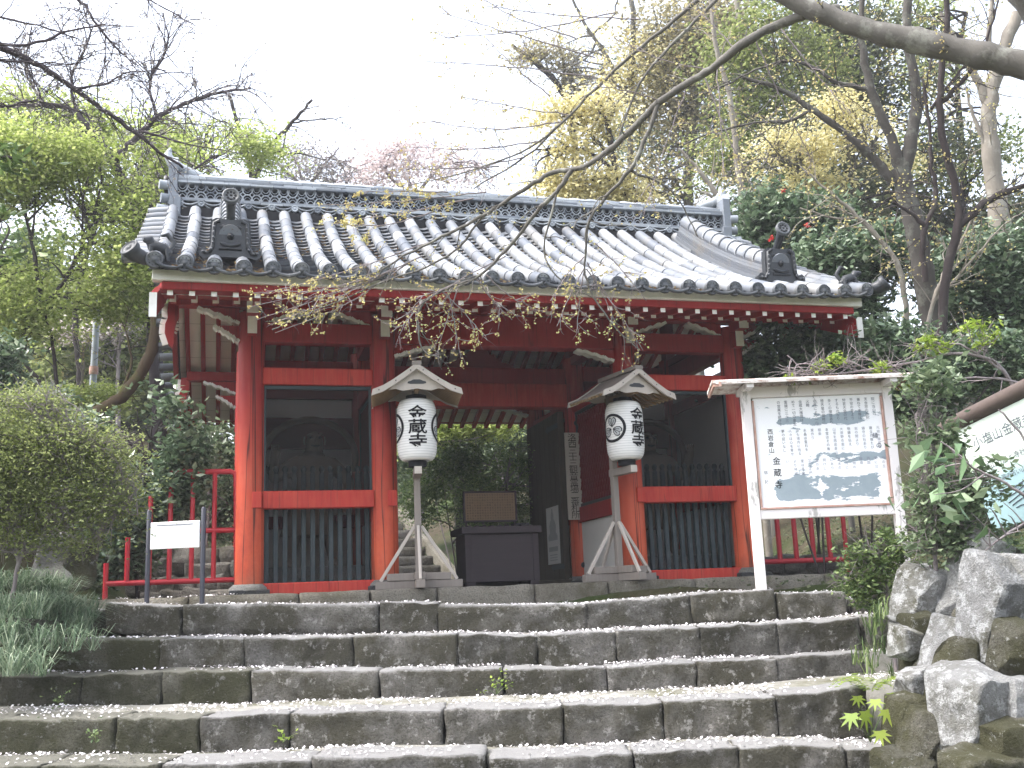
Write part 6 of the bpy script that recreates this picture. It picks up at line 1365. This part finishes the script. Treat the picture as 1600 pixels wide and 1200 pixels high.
def spray(label, starts, D, n, L, spread, nb, base):
    """a hanging spray of fine twigs tipped with opening buds"""
    SEED[0] += 1; rg = np.random.default_rng(SEED[0]); b = at(*base, D=D); mb = MB(); tips = []
    for (x0, y0, x1, y1) in starts:
        a = at(x0, y0, D=D); c = at(x1, y1, D=D + rg.uniform(-.2, .2)); mid = (a + c) / 2 + np.array([0, 0, px(rg.uniform(-14, 8), D)]); ln = smooth_line([a, mid, c], 8, px(.6, D), rg)
        mb.tube(ln, np.linspace(px(1.2, D), px(.5, D), len(ln)), 5, 0); tips = branch_sys(mb, ln, px(1.2, D), rg, n, px(L, D), 3, .25, -.02, 1.0, tips, 0, 2, px(.6, D)); tips.extend(ln[len(ln) // 2:])
    root = mb.build('twig_spray', 'twig', GREAT); root['label'] = label; T = np.array(tips); T = T[rg.choice(len(T), nb)]; m2 = MB(); m2.quads(leafquads(np.repeat(T, 2, 0) + rg.normal(size=(nb * 2, 3)) * px(1.8, D), px(4.2, D), .75, .2, rg)); m2.build('leaves', 'bud_gold', root)  # the small quads are opening buds on the fine twigs
spray('spray of budding twigs hanging over the left bay of the gate', [(690, 372, 400, 462), (660, 400, 400, 500), (640, 410, 430, 520), (600, 430, 390, 480), (560, 450, 415, 455), (600, 430, 440, 500), (620, 420, 460, 470)], 7.75, 7, 42, 1, 400, (660, 385))
spray('dense tangle of budding twigs hanging over the middle of the gate', [(790, 400, 620, 500), (720, 440, 680, 560), (690, 455, 760, 530), (740, 430, 800, 500), (660, 470, 610, 520), (700, 450, 720, 560), (720, 440, 640, 470), (760, 430, 830, 480)], 7.6, 8, 42, 1, 330, (760, 410))
spray('budding twigs hanging left of the right lantern stand', [(914, 400, 860, 470), (916, 420, 1005, 548), (918, 410, 960, 500), (915, 400, 900, 520), (930, 380, 1010, 470), (912, 420, 870, 510)], 7.1, 8, 38, 1, 230, (914, 390))
spray('yellow budding twigs lying across the left half of the ridge', [(760, 300, 500, 320), (740, 310, 540, 345), (700, 300, 560, 300), (680, 330, 520, 350)], 7.9, 7, 40, 1, 420, (760, 305))
plant('cherry_limb', 'dark cherry limb slanting down from the left edge toward the roof corner', 'tree', TG, [([(-330, 800, 8.4), (-310, 500, 8.4), (-250, 260, 8.5), (-190, 60, 8.6), (-170, -200, 8.6), (-150, -420, 8.6)], 17, 6), ([(-235, 200, 8.5), (-150, 90, 8.6), (-60, 60, 8.7), (0, 73, 8.8), (55, 98, 8.9), (110, 134, 9), (160, 170, 9.1), (210, 205, 9.2), (250, 238, 9.3), (286, 262, 9.4)], 7, 2), ([(-60, 60, 8.7), (40, 70, 8.7), (110, 48, 8.8), (165, 38, 8.8)], 3, 1), ([(90, -20, 8.9), (128, 5, 9), (152, 40, 9), (185, 78, 9.1), (212, 102, 9.1)], 3, 1), ([(-80, 80, 8.7), (0, 94, 8.8), (60, 97, 8.8), (115, 101, 8.8)], 2, .8), ([(-60, 150, 8.7), (0, 167, 8.8), (60, 158, 8.8), (165, 186, 8.9)], 2.5, .8), ([(120, 138, 9), (170, 130, 9), (200, 112, 9.1), (260, 110, 9.1)], 2, .7), ([(220, 205, 9.2), (290, 225, 9.3), (380, 240, 9.3)], 2, .6), ([(-40, 20, 8.8), (60, 40, 8.8), (120, 60, 8.9)], 2, .8), ([(200, -20, 9), (270, 20, 9), (305, 40, 9)], 1.5, .6)], 9, (), 'leaf_olive', 0, barkm='twig_dark', twigs=(14, 75, 4), extra=('bud_grey', 1800, 4))
plant('laurel_branch', 'few dark green leaves hanging in at the left edge', 'tree', TG, [([(-120, 300), (-40, 260), (10, 245), (40, 255)], 3, 1), ([(-100, 420), (-30, 400), (20, 385)], 3, 1)], 7, [(15, 245, 26, 14), (10, 330, 20, 18), (5, 390, 22, 16)], 'leaf_green', 16, 6, 24, .45, 14, 0, .8, 'twig_dark', 3)
spray('fine budding twigs hanging in the sky above the middle of the ridge', [(960, 20, 680, 60), (930, 90, 690, 20), (930, 120, 660, 95), (890, 180, 720, 150), (880, 190, 670, 190), (850, 220, 640, 230), (1000, 30, 760, 10), (820, 245, 690, 290), (780, 260, 610, 265), (900, 60, 720, -20), (860, 150, 760, 60)], 7.5, 10, 60, 1, 500, (890, 180))
spray('fine budding twigs in front of the trees right of the ridge', [(1110, 110, 960, 60), (1100, 120, 1180, 300), (1075, 130, 1010, 320), (1180, 60, 1270, 250), (1150, 80, 1080, 10), (1040, 160, 900, 130), (1220, 45, 1330, 180), (1120, 100, 1130, 260)], 6.9, 9, 60, 1, 420, (1100, 110))
# -- grasses and small plants
def blades(C, H, w, rg, lean=.5):
    n = len(C); H = np.broadcast_to(H, (n,)) * rg.uniform(.6, 1.25, n); an = rg.uniform(0, 6.28, n); D2 = np.stack([np.cos(an), np.sin(an), np.zeros(n)], 1); S = np.stack([-np.sin(an), np.cos(an), np.zeros(n)], 1) * (w / 2)
    l = (rg.uniform(.15, 1, n) * lean)[:, None]; h = H[:, None]; Z = np.array([0, 0, 1.])
    P0 = C; P1 = C + D2 * h * l * .35 + Z * h * .6; P2 = C + D2 * h * l * .95 + Z * h * (.92 - .35 * l)
    return np.concatenate([np.stack([P0 - S, P0 + S, P1 + S * .8, P1 - S * .8], 1), np.stack([P1 - S * .8, P1 + S * .8, P2 + S * .15, P2 - S * .15], 1)])
rg = np.random.default_rng(77); C = []
for cx, cy, wx, n_, D in ((40, 925, 80, 900, 7.9), (110, 930, 60, 800, 8.1), (60, 975, 60, 500, 7.4), (20, 1010, 50, 500, 6.9), (130, 950, 40, 350, 8.0), (-30, 960, 60, 500, 7.4), (20, 890, 60, 500, 8.4), (90, 900, 60, 500, 8.6)):
    for _ in range(n_ // 34):
        c = at(cx + rg.normal() * wx * .5, cy, D=D + rg.normal() * .15); c[2] = max(gz(c[0], c[1]), c[2] - .16) - .02
        C.append(c + rg.normal(size=(22, 3)) * np.array([.022, .022, .004]))
mb = MB(); mb.quads(blades(np.concatenate(C), .25, .0075, rg, 1.9)); o = mb.build('grass', 'grass_blade'); tag(o, kind='stuff')
C = []
for _ in range(300):                                   # tufts and weeds by the right wall and behind the passage
    t_ = rg.random()
    if t_ < .10: c = at(rg.uniform(1340, 1400), rg.uniform(930, 1080), D=rg.uniform(6.6, 7.6)); c[2] = max(gz(c[0], c[1]), c[2] - .12)
    else: c = at(rg.uniform(635, 730), 880, D=rg.uniform(15, 17.5)); c[2] = gz(c[0], c[1])
    C.append(c + rg.normal(size=(9, 3)) * np.array([.03, .03, .006]))
mb = MB(); mb.quads(blades(np.concatenate(C), .17, .008, rg, 1.2)); o = mb.build('weed_grass', 'leaf_green'); tag(o, kind='stuff')
# ground cover of ivy and dead leaves over the banks
C = []
for _ in range(70000):
    d = rg.uniform(3.5, 21); s = rg.uniform(-14, 14)
    p = ds(d, s)
    if -4.3 < s < 2.9 and d < 10.4: continue
    if -1.7 < p[0] < 6.9 and -.8 < p[1] < 5.4: continue
    if mnoise.noise(Vector((p[0] * .7, p[1] * .7, 3))) < -.25: continue
    C.append((p[0], p[1], gz(p[0], p[1]) + rg.uniform(.0, .10)))
mb = MB(); mb.quads(leafquads(np.array(C), .06, .6, 1.2, rg)); o = mb.build('ground_cover', 'leaf_dark'); tag(o, kind='stuff')
def weed(x, y, D, n, L, mat, lab, name='weed', H=.1, sp=.06, cat='plant', ratio=.55):
    SEED[0] += 1; rg = np.random.default_rng(SEED[0]); b = at(x, y, D=D); root = empty(name, b, lab, cat, 'small plants in the cracks of the steps'); mb = MB(); C = []
    for _ in range(max(4, n // 4)):
        q = twig(mb, b, np.array([rg.normal() * .6, rg.normal() * .6, 1]), H * rg.uniform(.6, 1.3), .002, rg, 4, .4, -.05, 3); C += [q[-1], q[-2], q[-1] + rg.normal(size=3) * sp * .3, q[-2] + rg.normal(size=3) * sp * .3]
    mb.build('stems', 'leaf_green', root); m2 = MB(); m2.quads(leafquads(np.array(C), L, ratio, .6, rg)); m2.build('leaves', mat, root)
weed(776, 1085, 6.6, 34, .026, 'leaf_bright', 'small yellow green weed growing from the middle of the steps', H=.13)
weed(150, 1160, 6.0, 24, .028, 'leaf_green', 'small green weed on the mossy left end of a lower step', H=.07)
weed(442, 1160, 6.1, 22, .03, 'leaf_bright', 'leafy weed left of the middle at the foot of a riser', H=.09)
weed(90, 1098, 6.6, 40, .022, 'leaf_green', 'patch of tiny leaves at the left edge of the steps', H=.05, sp=.2)
def fern(x, y, D, lab):
    SEED[0] += 1; rg = np.random.default_rng(SEED[0]); b = at(x, y, D=D); root = empty('fern', b, lab, 'fern'); Q = []
    for k in range(11):
        an = k * .571 + rg.uniform(-.2, .2); d = np.array([math.cos(an), math.sin(an), 0]); side = np.array([-d[1], d[0], 0]); Lf = rg.uniform(.22, .36)
        for t in np.linspace(.12, 1, 15):
            c = b + d * Lf * t * .8 + EZ * Lf * (1.15 * t - .95 * t * t); w = .07 * math.sin(math.pi * min(1, t * .9 + .08))
            for sg in (-1, 1):
                tip = c + side * sg * w + d * .015 - EZ * .008; e = d * .008; Q.append([c - e, (c + tip) / 2 + e * 1.1, tip, (c + tip) / 2 - e * 1.1])
    mb = MB(); mb.quads(np.array(Q)); mb.build('fronds', 'leaf_bright', root)
fern(1362, 1085, 6.3, 'green fern at the right end of the steps, above the maple seedling')
SEED[0] += 1; rg = np.random.default_rng(SEED[0]); b = at(1360, 1160, D=5.85); root = empty('maple_seedling', b, 'bright yellow green maple seedling with lobed leaves at the right end of the steps', 'seedling'); mb = MB(); m2 = MB()
for (lx, ly, s_) in ((1330, 1118, 26), (1352, 1115, 30), (1385, 1112, 26), (1368, 1095, 20), (1340, 1090, 18), (1375, 1145, 24), (1392, 1085, 16)):
    c = at(lx, ly, D=5.8 + rg.uniform(-.1, .1)); mb.tube(smooth_line([b, (b + c) / 2 + EZ * .02, c], 3), .002, 4); r_ = px(s_, 5.8); nn = nrm(rg.normal(size=3) * .45 - _fw + EZ * .7); u = nrm(np.cross(nn, EZ)); v = np.cross(nn, u) * -1
    v = -v if v[2] > 0 else v
    pol = []
    for k in range(7):
        a0 = -math.pi / 2 + (k - 3) * .62; R_ = (1, .95, .8, .55)[abs(k - 3)]; pol += [(.36 * math.cos(a0 - .31), .36 * math.sin(a0 - .31)), (R_ * .72 * math.cos(a0 - .1), R_ * .72 * math.sin(a0 - .1)), (R_ * math.cos(a0), R_ * math.sin(a0)), (R_ * .72 * math.cos(a0 + .1), R_ * .72 * math.sin(a0 + .1))]
    pol.append((0, .12)); V = [c + u * p * r_ - v * q * r_ for p, q in pol]; V.append(c); m2.add(V, [(len(V) - 1, i, i + 1) for i in range(len(V) - 2)] + [(len(V) - 1, len(V) - 2, 0)])
mb.build('stems', 'leaf_green', root); m2.build('leaves', 'leaf_bright', root)
print('plants built', len(bpy.data.objects))

# ---------------------------------------------------------------- added haze volume, a lens-like veil that lifts the dark tones
mb = MB(); mb.bx(-190, 190, -150, 210, -12, 45); hz_ = mb.build('added_veil_haze', 'ink'); tag(hz_, kind='stuff')
hm = bpy.data.materials.new('added_veil_haze'); hm.use_nodes = True; ht = hm.node_tree; ht.nodes.clear()
hv = ht.nodes.new('ShaderNodeVolumePrincipled'); hv.inputs['Color'].default_value = (.94, .95, 1, 1); hv.inputs['Density'].default_value = .0016; hv.inputs['Anisotropy'].default_value = .2
ho = ht.nodes.new('ShaderNodeOutputMaterial'); ht.links.new(hv.outputs[0], ho.inputs['Volume']); hz_.data.materials[0] = hm
